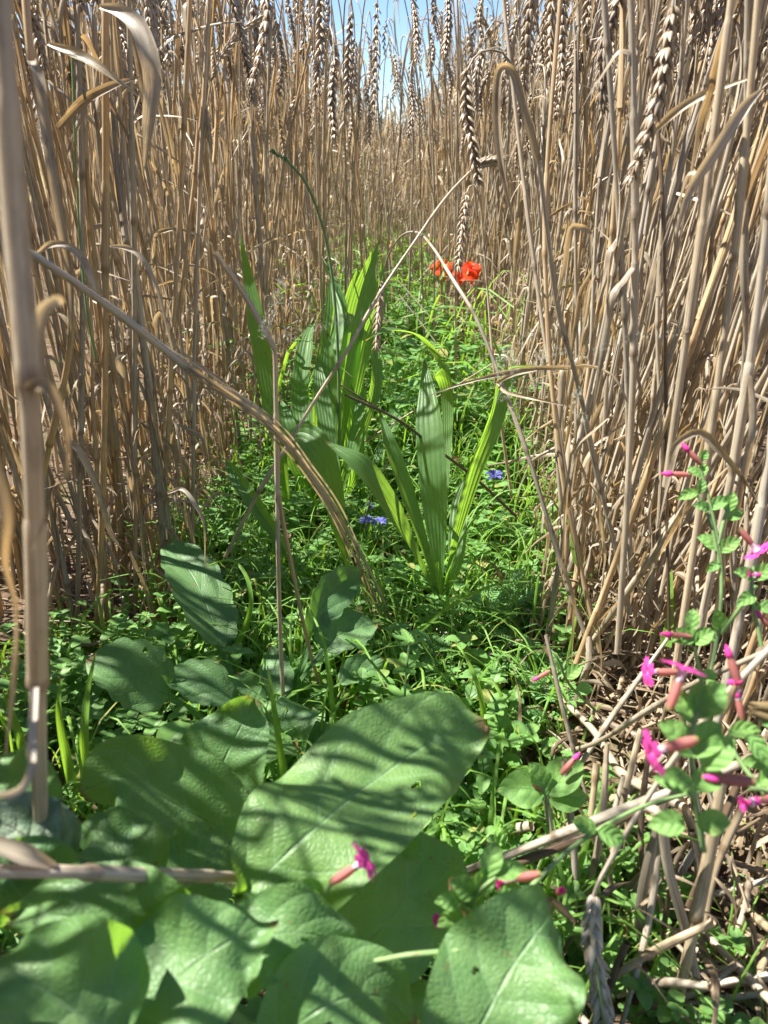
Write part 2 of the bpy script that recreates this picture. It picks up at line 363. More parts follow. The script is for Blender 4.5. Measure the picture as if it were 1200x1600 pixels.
def stalk(seed, lod, hh=None, nod=None):
    "one wheat plant at the origin: dict of MBs"
    rs = np.random.RandomState(seed); H = hh or rs.uniform(.60, .82); az = rs.uniform(0, 2*pi); hd = np.array([cos(az), sin(az), 0])
    bow = rs.uniform(.0, .06); rnd = rs.rand()
    hook = rs.rand() < .8 if nod is None else nod
    top = .05+rs.uniform(0, .04)
    pts = [np.array([0, 0, -.01]), hd*bow*.15+[0, 0, H*.33], hd*bow*.5+[0, 0, H*.66], hd*bow+[0, 0, H-top*.6]]
    if hook:
        pts += [hd*(bow+top*.30)+[0, 0, H-.004], hd*(bow+top*.62)+[0, 0, H-top*.28], hd*(bow+top*.75)+[0, 0, H-top*.8]]
        tip = pts[-1]; tl = rs.uniform(-.1, .5); ed = nrm(hd*tl+[0, 0, -1.]); EL = rs.uniform(.075, .10)
        ep = smooth([tip, tip+ed*EL*.5+hd*.004, tip+ed*EL-hd*EL*tl*.35+rs.randn(3)*.004], 8)
    else:
        tip = hd*(bow+.012)+[0, 0, H]; pts.append(tip); ed = nrm(hd*rs.uniform(.1, .9)+[0, 0, 1.]); EL = rs.uniform(.07, .095)
        ep = smooth([tip, tip+ed*EL*.5, tip+ed*EL+hd*.02], 8)
    pts = [np.asarray(x, float)+(rs.randn(3)*.004*[1, 1, 0] if 0 < i < 4 else 0) for i, x in enumerate(pts)]
    nodes = sorted([.05+rs.uniform(0, .05), .16+rs.uniform(0, .08), .34+rs.uniform(0, .10), .53+rs.uniform(-.05, .06)])
    r0 = rs.uniform(.0019, .0029); r1 = .0009
    out = {}
    if lod == 2:
        m = MB(); s = smooth(pts, 12); m.tube(s, np.linspace(r0, r1, 12), 4, rnd); ear(m, ep, 2, rnd, 1., rs)
        for i in range(3): dry_leaf(m, s[rs.randint(2, 9)], rs.uniform(0, 6.28), rs.uniform(.08, .16), .0032, rs, 7, 2, rnd+.2)
        out['all'] = m; return out
    st = MB(); p, L = stem_tube(st, pts, r0, r1, 8 if lod == 0 else 5, nodes, rnd, 34 if lod == 0 else 14, True, rs)
    if lod < 2:
        for q in nodes+[nodes[2]+.08]:
            for _ in range(2 if lod == 0 else 1):
                s0 = q+rs.uniform(0, .03); ss = np.linspace(s0, s0+rs.uniform(.05, .13), 9); ss = np.clip(ss, 0, L[-1]*.9)
                c = np.stack([np.interp(ss, L, p[:, i]) for i in range(3)], -1); a = rs.uniform(0, 6.28); o = np.array([cos(a), sin(a), 0]); off = r0*1.15+np.linspace(0, 1, 9)**3*rs.uniform(0, .012)
                st.blade(c+o*off[:, None], np.linspace(.0022, .0006, 9)*rs.uniform(.7, 1.3), np.array([-sin(a), cos(a), 0]), 3, -1.0, rnd+rs.uniform(0, .5), twist=rs.uniform(-.6, .6), metric=True)
    out['stem'] = [st]; out['leaf'] = []
    hs = [nodes[0]+.04, nodes[1]+.06, nodes[2]+.06, nodes[3]+.06] + ([rs.uniform(.05, .3)] if lod == 1 else [rs.uniform(.05, .3)])
    for q in hs:
        if rs.rand() < (.85 if q < .35 else .38):
            b = np.array([np.interp(q, L, p[:, i]) for i in range(3)]); m = MB()
            dry_leaf(m, b, rs.uniform(0, 6.28), rs.uniform(.07, .17), rs.uniform(.0022, .0042), rs, 22 if lod == 0 else 11, 5 if lod == 0 else 3, rs.rand(), 1, rs.uniform(.7, 1.5))
            out['leaf'].append(m)
    e = MB(); ear(e, ep, lod, rnd, rs.uniform(.9, 1.1), rs); out['ear'] = [e]
    return out
NP0, NP1, NP2 = 14, 22, 18
PRO0 = [stalk(100+i, 0) for i in range(NP0)]
PRO1 = []
for i in range(NP1):
    d = stalk(300+i, 1); m = MB()
    for k in ('stem', 'leaf', 'ear'):
        for x in d[k]: m.add(*x.arrays())
    PRO1.append(m.arrays())
PRO2 = [stalk(500+i, 2)['all'].arrays() for i in range(NP2)]

def edge_l(y): return lane_mid(y)-.205+.055*np.clip((y-.8)/1.2, 0, 1)+.03*np.clip((y-2)/1.5, 0, 1)+.03*np.sin(y*5.1)+.02*np.sin(y*11.7+1)
def edge_r(y): return lane_mid(y)+.185-.05*np.clip((y-.8)/1.2, 0, 1)-.03*np.clip((y-2)/1.5, 0, 1)+.03*np.sin(y*4.3+2)+.02*np.sin(y*9.1)
spots = []
def dens_fill(x0, x1, y0, y1, dens, ok):
    n = int((x1-x0)*(y1-y0)*dens)
    xs, ys = R.uniform(x0, x1, n), R.uniform(y0, y1, n)
    for x, y in zip(xs, ys):
        q = ok(x, y)
        if q is not None: spots.append((x, y, q))
def okl(x, y):       # depth behind the lane edge
    if y < .66: return None
    if y < 4.4:
        d = edge_l(y)-x
        return d if d > 0 else None
    return None
def okr(x, y):
    lim = edge_r(y) if y > .55 else .235+.25*max(0, .50-y)
    if y < .34: return None
    d = x-lim
    return d if d > 0 else None
dens_fill(-.60, 0, .66, 1.8, 400, okl); dens_fill(-.75, .1, 1.8, 4.4, 290, okl)
dens_fill(0, .60, .34, 1.8, 560, okr); dens_fill(0, .80, 1.8, 4.4, 420, okr)
dens_fill(-.60, 0, .66, 1.0, 230, okl); dens_fill(.1, .5, .50, .95, 260, okr)
inner = lambda x, y: .5 if abs(x) < .62*y+.5 else None
dens_fill(-1.5, -.60, .66, 1.8, 60, inner); dens_fill(-2.6, -.75, 1.8, 4.4, 60, inner)
dens_fill(.60, 1.4, .34, 1.8, 170, inner); dens_fill(.80, 2.6, 1.8, 4.4, 100, inner)
dens_fill(-1.7, 1.7, 4.4, 6.5, 230, lambda x, y: .6); dens_fill(-1.9, 1.9, 6.5, 11, 130, lambda x, y: .7)
dens_fill(-4.5, -1.7, 4.4, 9, 60, inner); dens_fill(1.7, 4.5, 4.4, 9, 60, inner)
# the crop beside the camera that shades the foreground
dens_fill(-1.0, -.10, -.2, .66, 720, lambda x, y: .5 if x < -(.5*(max(y, 0)*.906+.19)+.02) and x < -.16 else None)
for _ in range(520):
    yy = R.uniform(2.2, 4.5) if R.rand() < .93 else R.uniform(1.7, 2.3); spots.append((lane_mid(yy)+R.uniform(-.16, .16), yy, .05))
spots = np.array(spots)
def lean_of(x, y, rs):
    lx, ly = rs.randn()*.05, rs.randn()*.05
    if abs(x-lane_mid(y)) < .33: lx *= 1.6; ly *= 1.4
    if x > 0 and y < 2.0: lx += .10*max(0, 1-(y-.3)/1.6)+abs(rs.randn())*.05
    if x < 0 and y < 2.0: lx += .012
    if x < 0 and y < .66: lx += .03+.25*max(0, .5-y)*rs.rand()
    q = rs.rand()
    if q < .05: lx += rs.randn()*.28; ly += rs.randn()*.2
    if y < 1.6: lx = max(lx, -.16) if x > 0 else min(lx, .16 if y > .66 else .9)
    return lx, ly
def mat_for(x, y, lx, ly, rot, sc):
    c, s = cos(rot), sin(rot); Rz = np.array([[c, -s, 0], [s, c, 0], [0, 0, 1]])
    z = nrm([lx, ly, 1.]); xx = nrm(np.cross([0, 1., 0], z)); yy = np.cross(z, xx)
    return (np.stack([xx, yy, z], 1)@Rz)*sc
insts = []
for (x, y, q) in spots:
    lx, ly = lean_of(x, y, R); sc = R.uniform(.92, 1.10)
    if y > 4.4 and abs(x-lane_mid(y)+.02) < .5: sc *= .80
    if 2.6 < y <= 4.4 and .13 <= abs(x-lane_mid(y)) < .24: sc *= .86
    if 1.9 < y < 4.4 and abs(x-lane_mid(y)) < .13: sc *= R.uniform(.48, .74)
    insts.append([x, y, q, lx, ly, R.uniform(0, 2*pi), sc])
def out_of_frame(i):
    x, y, q, lx, ly, rot, sc = i
    if x > 0 or y > .66: return True
    for h in np.arange(0, .98, .06):
        for e in (-.09, 0, .09):
            px, py, d = proj((x+lx*h+e*(h > .5), y+ly*h, h))
            if d > .02 and px > -12 and py > -40 and py < 1700: return False
    return True
insts = [i for i in insts if out_of_frame(i)]
# choose the individually built stalks
def score(i):
    x, y, q, lx, ly, rot, sc = i
    v = 0
    for h in (.1, .3, .5):
        px, py, d = proj((x+lx*h, y+ly*h, h))
        if d > .05 and -20 < px < 1220 and -20 < py < 1620: v += 1
    if v == 0: return 99
    return math.hypot(x, y)*1.0+q*5.5-v*.05
order = sorted(range(len(insts)), key=lambda i: score(insts[i]))
NIND = 270
ind = set(order[:NIND])
def tone_mats(t): return {'golden': M_GOLD, 'pale': M_PALE, 'grey': M_GREY}[t]
PROT_MESH = []
for d in PRO0:
    PROT_MESH.append({k: [x.mesh({'stem': 'stem', 'leaf': 'leaf', 'ear': 'ear'}[k]) for x in d[k]] for k in d})
LAND_L = [(90, 'by the blurred edge stalk'), (190, 'beside the white folded leaf'), (290, 'under the long brown stalk'), (370, 'beside the tall dark ribwort leaf'), (440, 'behind the kinked white straw'), (620, 'by the ribwort clump')]
LAND_R = [(760, 'beside the red poppies'), (830, 'near the hooked tan leaf'), (900, 'behind the bent grey straw'), (980, 'over the dense straw foot'), (1040, 'by the thin dark stem'), (1110, 'above the pink catchflies'), (1300, 'at the outer photo edge')]
for i in order[:NIND]:
    x, y, q, lx, ly, rot, sc = insts[i]
    left = x < 0
    px, py, d = proj((x+lx*.3, y+ly*.3, .3))
    t = R.choice(['golden', 'pale', 'grey'], p=[.62, .25, .13] if left else [.25, .40, .35])  # left wall's backlit gold, right wall's sunlit grey put into the tone odds
    lean = 'upright' if abs(lx) < .07 else ('right-leaning' if lx > 0 else 'left-leaning')
    near = 'near' if y < .85 else ('mid-row' if y < 1.25 else 'distant')
    lm = next((s for a, s in (LAND_L if left else LAND_R) if px < a), 'along the lane edge')
    lab = f"{lean} {near} {t} wheat stalk, {'left' if left else 'right'} crop wall, {lm}"
    th = thing("wheat_stalk", lab, "wheat stalk", (x, y, gz(x, y)), f"{lean} {near} {t} stalks, {'left' if left else 'right'} wall, {lm}")
    Mx = mat_for(x, y, lx, ly, rot, 1)
    import mathutils
    th.rotation_euler = mathutils.Matrix(Mx.tolist()).to_euler(); th.scale = (sc, sc, sc)
    pr = PROT_MESH[R.randint(NP0)]; mt = tone_mats(t)
    for k in ('stem', 'leaf', 'ear'):
        for me in pr[k]:
            o = bpy.data.objects.new(k, me); COL.objects.link(o); o.parent = th
            mm = mt if k == 'stem' else (M_DRYLEAF if k == 'leaf' else M_EAR)
            if not me.materials: me.materials.append(mm)
            o.material_slots[0].link = 'OBJECT'; o.material_slots[0].material = mm
def merge(name, idx, mat):
    Vs, Qs, As, Ds, n = [], [], [], [], 0
    for i in idx:
        x, y, q, lx, ly, rot, sc = insts[i]
        hi = y < 2.0 and q < .3 and y > .3
        V, Q, A, D = (PRO1[R.randint(NP1)] if hi else PRO2[R.randint(NP2)])
        Mx = mat_for(x, y, lx, ly, rot, sc)
        Vs.append((V@Mx.T+[x, y, gz(x, y)]).astype(np.float32)); Qs.append(Q+n); A2 = A.astype(np.float32).copy(); A2[:, 2] += R.rand(); As.append(A2); Ds.append(D); n += len(V)
    me = mk_mesh(name, np.vstack(Vs), np.vstack(Qs), np.vstack(As), np.concatenate(Ds)); me.materials.append(mat)
    o = bpy.data.objects.new(name, me); COL.objects.link(o); return o
rest = [i for i in range(len(insts)) if i not in ind]
tag(merge("wheat_crop", rest, M_CROP), "dense mass of ripe wheat behind the front stalks", kind='stuff')
print("stalks", len(insts), "individual", len(ind))

# withered leaves and bits tangled low in the two walls
mb = MB(); rs = np.random.RandomState(21)
for i in range(2600):
    if rs.rand() < .5:
        y = rs.uniform(.64, 2.4); x = edge_l(y)-abs(rs.randn())*.09+.01
    else:
        y = rs.uniform(.36, 2.4); x = (edge_r(y) if y > .55 else .235)+abs(rs.randn())*.09-.01
    z = rs.uniform(.0, .30)*rs.rand()**.5 + gz(x, y)
    dry_leaf(mb, np.array([x, y, z]), rs.uniform(0, 6.28), rs.uniform(.04, .13), rs.uniform(.0012, .0034), rs, 9, 3, rs.rand(), 1, rs.uniform(.3, 1.8))
tag(mb.build("withered_leaves", M_DRYLEAF), "tangle of withered leaves low in the crop walls", kind='stuff')
# litter on the ground
mb = MB(); rs = np.random.RandomState(22)
for i in range(4200):
    q = rs.rand()
    if q < .42: x, y = rs.uniform(.06, .42), rs.uniform(.22, .75); 
    elif q < .7: y = rs.uniform(.6, 2.5); x = edge_l(y)+rs.uniform(-.3, .05)
    elif q < .9: y = rs.uniform(.6, 2.5); x = edge_r(y)+rs.uniform(-.05, .3)
    else: y = rs.uniform(.25, 3.5); x = rs.uniform(-.3, .3)
    if q < .42 and x < .13+.1*rs.rand(): continue
    a = rs.uniform(0, 6.28); L = rs.uniform(.015, .07); z = gz(x, y)+rs.uniform(.002, .03 if q < .42 else .015)
    d = np.array([cos(a), sin(a), rs.randn()*.25])*L
    p = smooth([np.array([x, y, z]), np.array([x, y, z])+d*.5+[0, 0, rs.randn()*.004], np.array([x, y, z])+d], 5)
    p[:, 2] = np.maximum(p[:, 2], gz(x, y)+.001)
    if rs.rand() < .5: mb.tube(p, rs.uniform(.0004, .0018), 4, rs.rand())
    else: mb.blade(p, rs.uniform(.0008, .003), np.array([-sin(a), cos(a), rs.randn()*.5]), 3, .8, rs.rand(), twist=rs.uniform(-1.5, 1.5), metric=True)
for i in range(520):
    x, y = rs.uniform(.10, .42), rs.uniform(.25, .72); dry_leaf(mb, np.array([x, y, gz(x, y)+rs.uniform(0, .06)]), rs.uniform(0, 6.28), rs.uniform(.04, .12), rs.uniform(.0012, .0036), rs, 9, 3, rs.rand(), 1, rs.uniform(.1, .8))
tag(mb.build("straw_litter", M_LITTER), "broken straw bits scattered over the soil", kind='stuff')

# ------------------------------------------------------------------ single stalks that can be told apart
def px3(pts): return [P(*p) for p in pts]
def hero_stem(name, label, cat, pts, w0, w1, mat, nodes=(), n=60, k=10, group=None, extra=None, base=0):
    "pts: (px, py, depth) from the root up"
    q = px3(pts); th = thing(name, label, cat, q[base], group)
    qs = smooth(q, 200); Ls = path_len(qs); yy_ = np.array([proj(v)[1] for v in qs])
    nodes = [Ls[np.argmin(np.abs(yy_+nd))] if nd < 0 else nd for nd in nodes]
    m = MB(); p, L = stem_tube(m, q, w0*.82, w1*.82, k, nodes, R.rand(), n, True, R, .010); m.build("stem", mat, th)
    return th, p, L
def at_len(p, L, q): return np.array([np.interp(q, L, p[:, i]) for i in range(3)])
def ribbon(th, pts, w, mat=None, side=None, name="leaf", twist=0., cup=.6, m=7, n=40, seed=0, ripple=0., face=None):
    q = smooth(px3(pts), n); v = np.linspace(0, 1, n)
    W = np.interp(v, np.linspace(0, 1, len(w)), w)
    t = nrm(np.gradient(q, axis=0))
    if side is None:
        N = nrm(C0-q) if face is None else np.broadcast_to(nrm(face), q.shape)
        side = nrm(np.cross(t, N))
    b = MB(); b.blade(q, W, side, m, cup, R.rand(), ripple, seed, twist, True); return b.build(name, mat or M_DRYLEAF, th)

# blurred stalk nearest the camera
th, p, L = hero_stem("wheat_stalk", "thick blurred wheat stalk nearest the lens, full height beside the left photo edge", "wheat stalk",
    [(80, 1640, .42), (62, 1310, .29), (54, 1075, .235), (50, 850, .205), (38, 610, .185), (20, 350, .175), (5, 100, .165), (-8, -120, .16)], .0036, .0028, M_PALE, (-1075, -602), 70, 18)
ribbon(th, [(70, 600, .19), (58, 540, .188), (66, 490, .186), (88, 470, .185), (98, 474, .188)], [.0012, .0016, .0018, .0012, .0006], M_PALELEAF, cup=.5)
ribbon(th, [(45, 612, .182), (62, 602, .18), (80, 620, .182), (100, 680, .186), (98, 740, .19), (75, 790, .195), (50, 860, .2)], [.0014, .0018, .0016, .0012, .001, .0005], M_DRYLEAF, twist=2.)
ribbon(th, [(54, 1075, .21), (48, 1170, .2), (46, 1200, .195), (28, 1232, .19), (-20, 1242, .185)], [.001, .0012, .0010, .0014, .0012], M_PALELEAF, twist=1.2)
th = thing("dry_leaf", "orange-brown blurred dry leaf hanging at the left photo edge", "dry leaf", P(15, 1180, .2))
ribbon(th, [(-12, 700, .18), (8, 800, .185), (4, 880, .19), (22, 960, .195), (18, 1060, .2), (8, 1180, .205)], [.001, .0016, .0015, .0016, .0012, .0003], M_GOLD, name="blade", twist=2.5)

# long brown double stalk lying across the lane
th, p, L = hero_stem("fallen_stalk", "long brown double stalk slanting across from upper left down to the lane floor", "wheat stalk",
    [(622, 1005, .80), (590, 920, .72), (535, 820, .63), (480, 740, .56), (420, 672, .50), (300, 585, .44), (180, 490, .40), (90, 425, .375), (10, 372, .36)], .0016, .0024, M_GREY, (-580, -800), 70, 12)
for kk in range(4):
    ribbon(th, [(600+kk*5-10, 985, .78-.004*kk), (535+kk*4, 840-6*kk, .635), (482, 748-9*kk, .555), (422+kk*3, 680-7*kk, .495), (330, 612-8*kk, .448-.002*kk), (230-kk*30, 530-kk*22, .415-.003*kk)], [.0003, .0007, .0009, .0008, .0010, .0004], [M_GREY, M_DRYLEAF, M_CROP, M_GREY][kk], twist=1.5-kk, name="sheath")
b = MB(); b.tube(smooth(px3([(600, 965, .77), (560, 880, .69), (510, 790, .61), (450, 690, .53), (380, 625, .47), (290, 578, .435)]), 50), np.linspace(.0015, .0012, 50), 8, .3); b.build("split_stem", M_GREY, th)
# kinked white straw
th, p, L = hero_stem("broken_straw", "pale thin straw standing upright and snapped over at its kink", "straw",
    [(446, 1165, .64), (438, 1000, .60), (434, 860, .56), (432, 700, .53), (430, 560, .505), (428, 541, .50)], .0021, .0019, M_PALE, (-780,), 60, 10)
b = MB(); b.tube(smooth(px3([(428, 543, .50), (405, 500, .49), (375, 450, .48), (336, 395, .465)]), 30), np.linspace(.0019, .0021, 30), 10, .1); b.build("snapped_top", M_PALE, th)
b = MB(); b.tube(smooth(px3([(510, 1110, .66), (480, 1000, .62), (455, 880, .57), (440, 800, .55), (432, 745, .54)]), 40), np.linspace(.0016, .0014, 40), 8, .6)
b.build("side_shoot", M_GOLD, th)
# crossing straw with horizontal ear
th, p, L = hero_stem("wheat_stalk", "slender wheat stalk crossing the lane diagonally, its short ear held level", "wheat stalk",
    [(352, 870, .72), (400, 780, .68), (445, 705, .65), (500, 615, .63), (545, 545, .62), (590, 465, .62), (650, 375, .62), (700, 305, .63), (745, 258, .64)], .0022, .0010, M_PALE, (.085, .22, .36), 70, 9)
b = MB(); ear(b, smooth(px3([(745, 258, .64), (765, 252, .64), (783, 253, .645)]), 8), 0, .3, .75, np.random.RandomState(5)); b.build("ear", M_EAR, th)
# nodding stalk: root right, arch, ear hanging over lane
th, p, L = hero_stem("wheat_stalk", "grey wheat stalk arching up from the right wall to a nodding ear over the lane", "wheat stalk",
    [(985, 1130, .70), (935, 1040, .69), (890, 930, .68), (855, 820, .67), (822, 720, .66), (785, 620, .66), (740, 510, .66), (700, 440, .68), (672, 392, .72), (650, 367, .78), (626, 370, .86), (606, 400, .93), (597, 440, .97)], .0028, .0009, M_GREY, (.14, .27, .40), 80, 10)
b = MB(); ear(b, smooth(px3([(597, 440, .97), (592, 490, .98), (588, 548, .99)]), 8), 0, .2, 1.05, np.random.RandomState(6)); b.build("ear", M_EAR, th)
ribbon(th, [(776, 598, .66), (800, 585, .64), (840, 575, .62), (858, 566, .61)], [.0012, .0022, .0018, .0004], M_DRYLEAF)
ribbon(th, [(776, 598, .66), (790, 612, .65), (830, 622, .63), (880, 633, .62)], [.0012, .0016, .0013, .0004], M_DRYLEAF)
# ear-bearing stalk hanging big and near
def nod_stalk(label, pts, earpts, w0=.0024, mat=M_CROP, seed=1, nodes=(.15, .3), wd=1.):
    th, p, L = hero_stem("wheat_stalk", label, "wheat stalk", pts, w0, .0010, mat, nodes, 60, 9)
    b = MB(); ear(b, smooth(px3(earpts), 8), 0, R.rand(), wd, np.random.RandomState(seed)); b.build("ear", M_EAR, th); return th, p, L
nod_stalk("wheat stalk with the large dark ear hanging sharpest above the poppies",
    [(905, 1010, .78), (880, 800, .74), (862, 560, .70), (850, 400, .67), (835, 250, .64), (815, 150, .62), (795, 92, .61), (770, 78, .605), (745, 85, .60), (730, 110, .60)],
    [(730, 110, .60), (728, 170, .60), (738, 225, .60), (748, 292, .60)], seed=11, mat=M_GREY, wd=.92)
nod_stalk("wheat stalk whose narrow ear hangs just over the red poppies",
    [(800, 780, .95), (775, 600, .9), (760, 430, .88), (752, 330, .86), (745, 296, .85), (736, 288, .85), (730, 300, .85)],
    [(730, 300, .85), (724, 350, .85), (716, 425, .85)], seed=12)
for k, (x, y, ln, d, bx, lab) in enumerate([(500, -30, 190, .75, 430, "wheat stalk with a dark heavy ear hanging at the left rim of the sky gap"), (548, 20, 150, .9, 470, "wheat stalk with a long ear hanging left of the sky gap, second from it"),
        (590, 5, 190, .95, 500, "wheat stalk whose pale ear hangs inside the left half of the sky gap"), (645, -8, 108, 1.05, 745, "wheat stalk whose single ear hangs free in the middle of the sky gap"),
        (615, 85, 70, 1.5, 560, "wheat stalk with the small lower ear inside the sky gap"), (672, 50, 70, 1.45, 760, "wheat stalk with a slim ear beside the right rim of the sky gap"),
        (700, -10, 100, .95, 790, "wheat stalk with a curved ear at the right rim of the sky gap"), (640, 130, 85, 1.2, 700, "wheat stalk with the ear lowest under the sky gap"),
        (523, 90, 130, .9, 455, "wheat stalk with a drooping ear against the left crop under the sky gap")]):
    g0 = G(bx, 640, 0)
    dd = d
    top = P(x, y, d); h = nrm(np.array([P(bx, 300, d*1.02)[0]-top[0], .25, 0])); base = top+h*.16+np.array([0, .05, 0]); base[2] = 0
    th = thing("wheat_stalk", lab, "wheat stalk", base)
    b = MB(); pts = [base, top*.0+base*.6+np.array([top[0]+h[0]*.10, top[1]+h[1]*.1, top[2]])*.4, top+h*.075+[0, 0, -.04], top+h*.03+[0, 0, .028], top+h*.008+[0, 0, .022], top]
    stem_tube(b, pts, .0022, .0008, 7, (.12, .25, .4), R.rand(), 50); b.build("stem", [M_PALE, M_GREY, M_CROP][k % 3], th)
    b = MB(); ear(b, smooth([top, P(x+R.uniform(-6, 6), y+ln*.5, d), P(x+R.uniform(-10, 10), y+ln, d)], 8), 0, R.rand(), .92, np.random.RandomState(40+k)); b.build("ear", M_EAR, th)
# hooked folded tan leaf on a grey stem, right
th, p, L = hero_stem("wheat_stalk", "grey wheat stalk whose tan top leaf folds over like a hook", "wheat stalk",
    [(985, 960, .66), (960, 850, .64), (930, 720, .61), (905, 600, .58), (872, 470, .55), (842, 252, .50)], .0026, .0018, M_GREY, (.12, .25), 60, 10)
ribbon(th, [(842, 252, .50), (822, 180, .49), (805, 120, .485), (790, 104, .483), (778, 120, .482), (776, 190, .485), (785, 270, .49), (805, 360, .5)], [.0022, .0028, .0026, .0022, .0026, .0026, .0018, .0004], M_DRYLEAF, cup=.8)
# thin dark stem
th, p, L = hero_stem("dead_weed", "thin blackish dead stem rising through the right crop wall", "dead stem",
    [(1046, 1000, .60), (1042, 800, .57), (1040, 560, .54), (1036, 330, .51), (1026, 180, .5), (1014, 60, .49), (1010, -60, .48)], .0016, .0018, M_DARK, (), 60, 8)
# white folded leaf on the left stalk
th, p, L = hero_stem("wheat_stalk", "golden wheat stalk bearing the big white folded leaf", "wheat stalk",
    [(150, 1010, .80), (163, 800, .70), (168, 560, .62), (168, 300, .56), (166, 100, .52), (165, -60, .50)], .0034, .0030, M_GOLD, (.18, .40), 60, 12)
ribbon(th, [(156, 10, .49), (185, 16, .485), (215, 40, .48), (232, 85, .48), (238, 130, .485), (232, 190, .49), (226, 260, .5)], [.0012, .0035, .0055, .0062, .0055, .0040, .0008], M_PALELEAF, cup=.5, m=9)
th, p, L = hero_stem("wheat_stalk", "stout golden wheat stalk at upper left with a dark broken sheath", "wheat stalk",
    [(40, 980, .74), (62, 780, .66), (108, 560, .56), (104, 430, .52), (78, 250, .46), (50, 100, .43), (35, -60, .42)], .0032, .0026, M_GOLD, (.22, .36), 60, 12)
ribbon(th, [(50, 95, .425), (60, 120, .42), (75, 220, .425), (92, 330, .43), (108, 430, .44), (112, 520, .45)], [.0025, .003, .003, .0028, .0022, .0006], M_DRYLEAF)
# stout stalks in front on the left and right
def stout(label, x0, y0, x1, d0, d1, w, mat, nd=(.2, .42), bend=0, name="wheat_stalk"):
    pts = [(x0, y0, d0), ((x0*2+x1)/3+bend, y0*.66, d0*.6+d1*.4), ((x0+2*x1)/3+bend, y0*.33, d0*.3+d1*.7), (x1, -60, d1)]
    th, p, L = hero_stem(name, label, "wheat stalk", pts, w, w*.8, mat, nd, 50, 10)
    for q in nd:
        m = MB(); dry_leaf(m, at_len(p, L, q+.06), R.uniform(0, 6.28), R.uniform(.07, .14), .0035, R, 24, 5, R.rand(), 1, 1.3); m.build("leaf", M_DRYLEAF, th)
stout("pale straight wheat stalk right of the white folded leaf", 212, 960, 200, .82, .55, .0030, M_PALE, (.21, .40), 6)
stout("golden wheat stalk with a bright node in the middle of the left wall", 250, 955, 300, .84, .60, .0028, M_GOLD, (.25, .48), 0)
stout("wheat stalk leaning right across the upper left wall toward the ears", 300, 940, 330, .86, .62, .0026, M_PALE, (.19, .44), -8)
stout("shaded brown wheat stalk close behind the dark broken sheath", 120, 1000, 118, .8, .56, .0032, M_GREY, (.23, .45), 10)
stout("bluish grey wheat stalk rising tall in the right wall, topmost node near the photo top", 985, 900, 940, .66, .50, .0028, M_GREY, (.22, .40), 8)
stout("thick pale wheat stalk at the right with its node at head height", 965, 1020, 985, .62, .46, .0032, M_PALE, (.24, .33), 12)
stout("broad tan wheat stalk slanting to the upper right photo corner", 1040, 760, 1150, .50, .40, .0030, M_CROP, (.1, .2), 0)
stout("outermost tan wheat stalk along the right photo edge", 1090, 1000, 1230, .50, .36, .0032, M_PALE, (.12, .26), 18)
stout("long wheat stalk slanting inside the right photo edge behind the top catchfly", 1050, 1080, 1190, .56, .42, .0032, M_CROP, (.16, .3), 10)
stout("stiff grey-gold wheat stalk behind the catchfly leaves", 1110, 1180, 1250, .48, .38, .0034, M_GREY, (.1, .22), 34)
stout("golden straw at the foot of the right wall leaning out to the lane", 955, 1100, 880, .70, .58, .0026, M_GOLD, (.2, .4), -50)
stout("pale straw bending left from the foot of the right wall", 945, 1105, 780, .71, .62, .0024, M_PALE, (.2, .4), -6)

# fallen straws on the near right and left
def fallen(label, pts, w0, w1, mat, nodes=(), name="fallen_straw"):
    return hero_stem(name, label, "straw", pts, w0, w1, mat, nodes, 50, 10)
fallen("pale straw lying level across the broad leaves, bottom left", [(-40, 1362, .235), (90, 1362, .24), (230, 1368, .262), (380, 1371, .31), (520, 1380, .36)], .0026, .0024, M_PALE, (.035,))
th = thing("dry_leaf", "short frayed dry leaf lying on top of the level pale straw", "dry leaf", P(60, 1350, .24)); ribbon(th, [(-20, 1315, .235), (40, 1335, .235), (95, 1358, .24)], [.0022, .003, .0006], M_DRYLEAF, name="blade")
th = thing("dry_leaf", "small curled grey leaf piece resting on the lowest left broad leaf", "dry leaf", P(140, 1500, .3)); ribbon(th, [(106, 1505, .26), (130, 1498, .255), (160, 1503, .26), (188, 1520, .265)], [.0016, .0024, .002, .0004], M_PALELEAF, name="blade")
fallen("grey straw sweeping from the big leaf to the right edge, upper of a pair", [(700, 1372, .46), (830, 1322, .42), (930, 1282, .39), (1040, 1240, .37), (1240, 1160, .34)], .0030, .0024, M_GREY, (.09, .2))
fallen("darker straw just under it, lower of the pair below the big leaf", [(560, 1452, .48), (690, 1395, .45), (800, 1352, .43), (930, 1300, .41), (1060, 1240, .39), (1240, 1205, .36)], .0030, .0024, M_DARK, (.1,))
fallen("banded grey straw bent at an elbow beside the straw foot", [(848, 1062, .70), (880, 1095, .66), (925, 1140, .60), (953, 1185, .555), (970, 1208, .53), (1010, 1232, .50), (1070, 1262, .47)], .0032, .0034, M_PALE, (.17,))
fallen("thin bluish straw running down from the right photo edge to the dark ear", [(1240, 975, .34), (1130, 1090, .35), (1050, 1190, .36), (985, 1290, .37), (940, 1370, .38), (928, 1400, .385)], .0020, .0014, M_GREY)
th = thing("wheat_ear", "dark rotting wheat ear hanging tip down in the straw heap, bottom right", "wheat ear", P(930, 1400, .385)); b = MB(); ear(b, smooth(px3([(928, 1398, .385), (926, 1480, .39), (940, 1560, .395), (945, 1640, .40)]), 10), 0, .6, 1.15, np.random.RandomState(77)); b.build("husks", M_GREY, th)
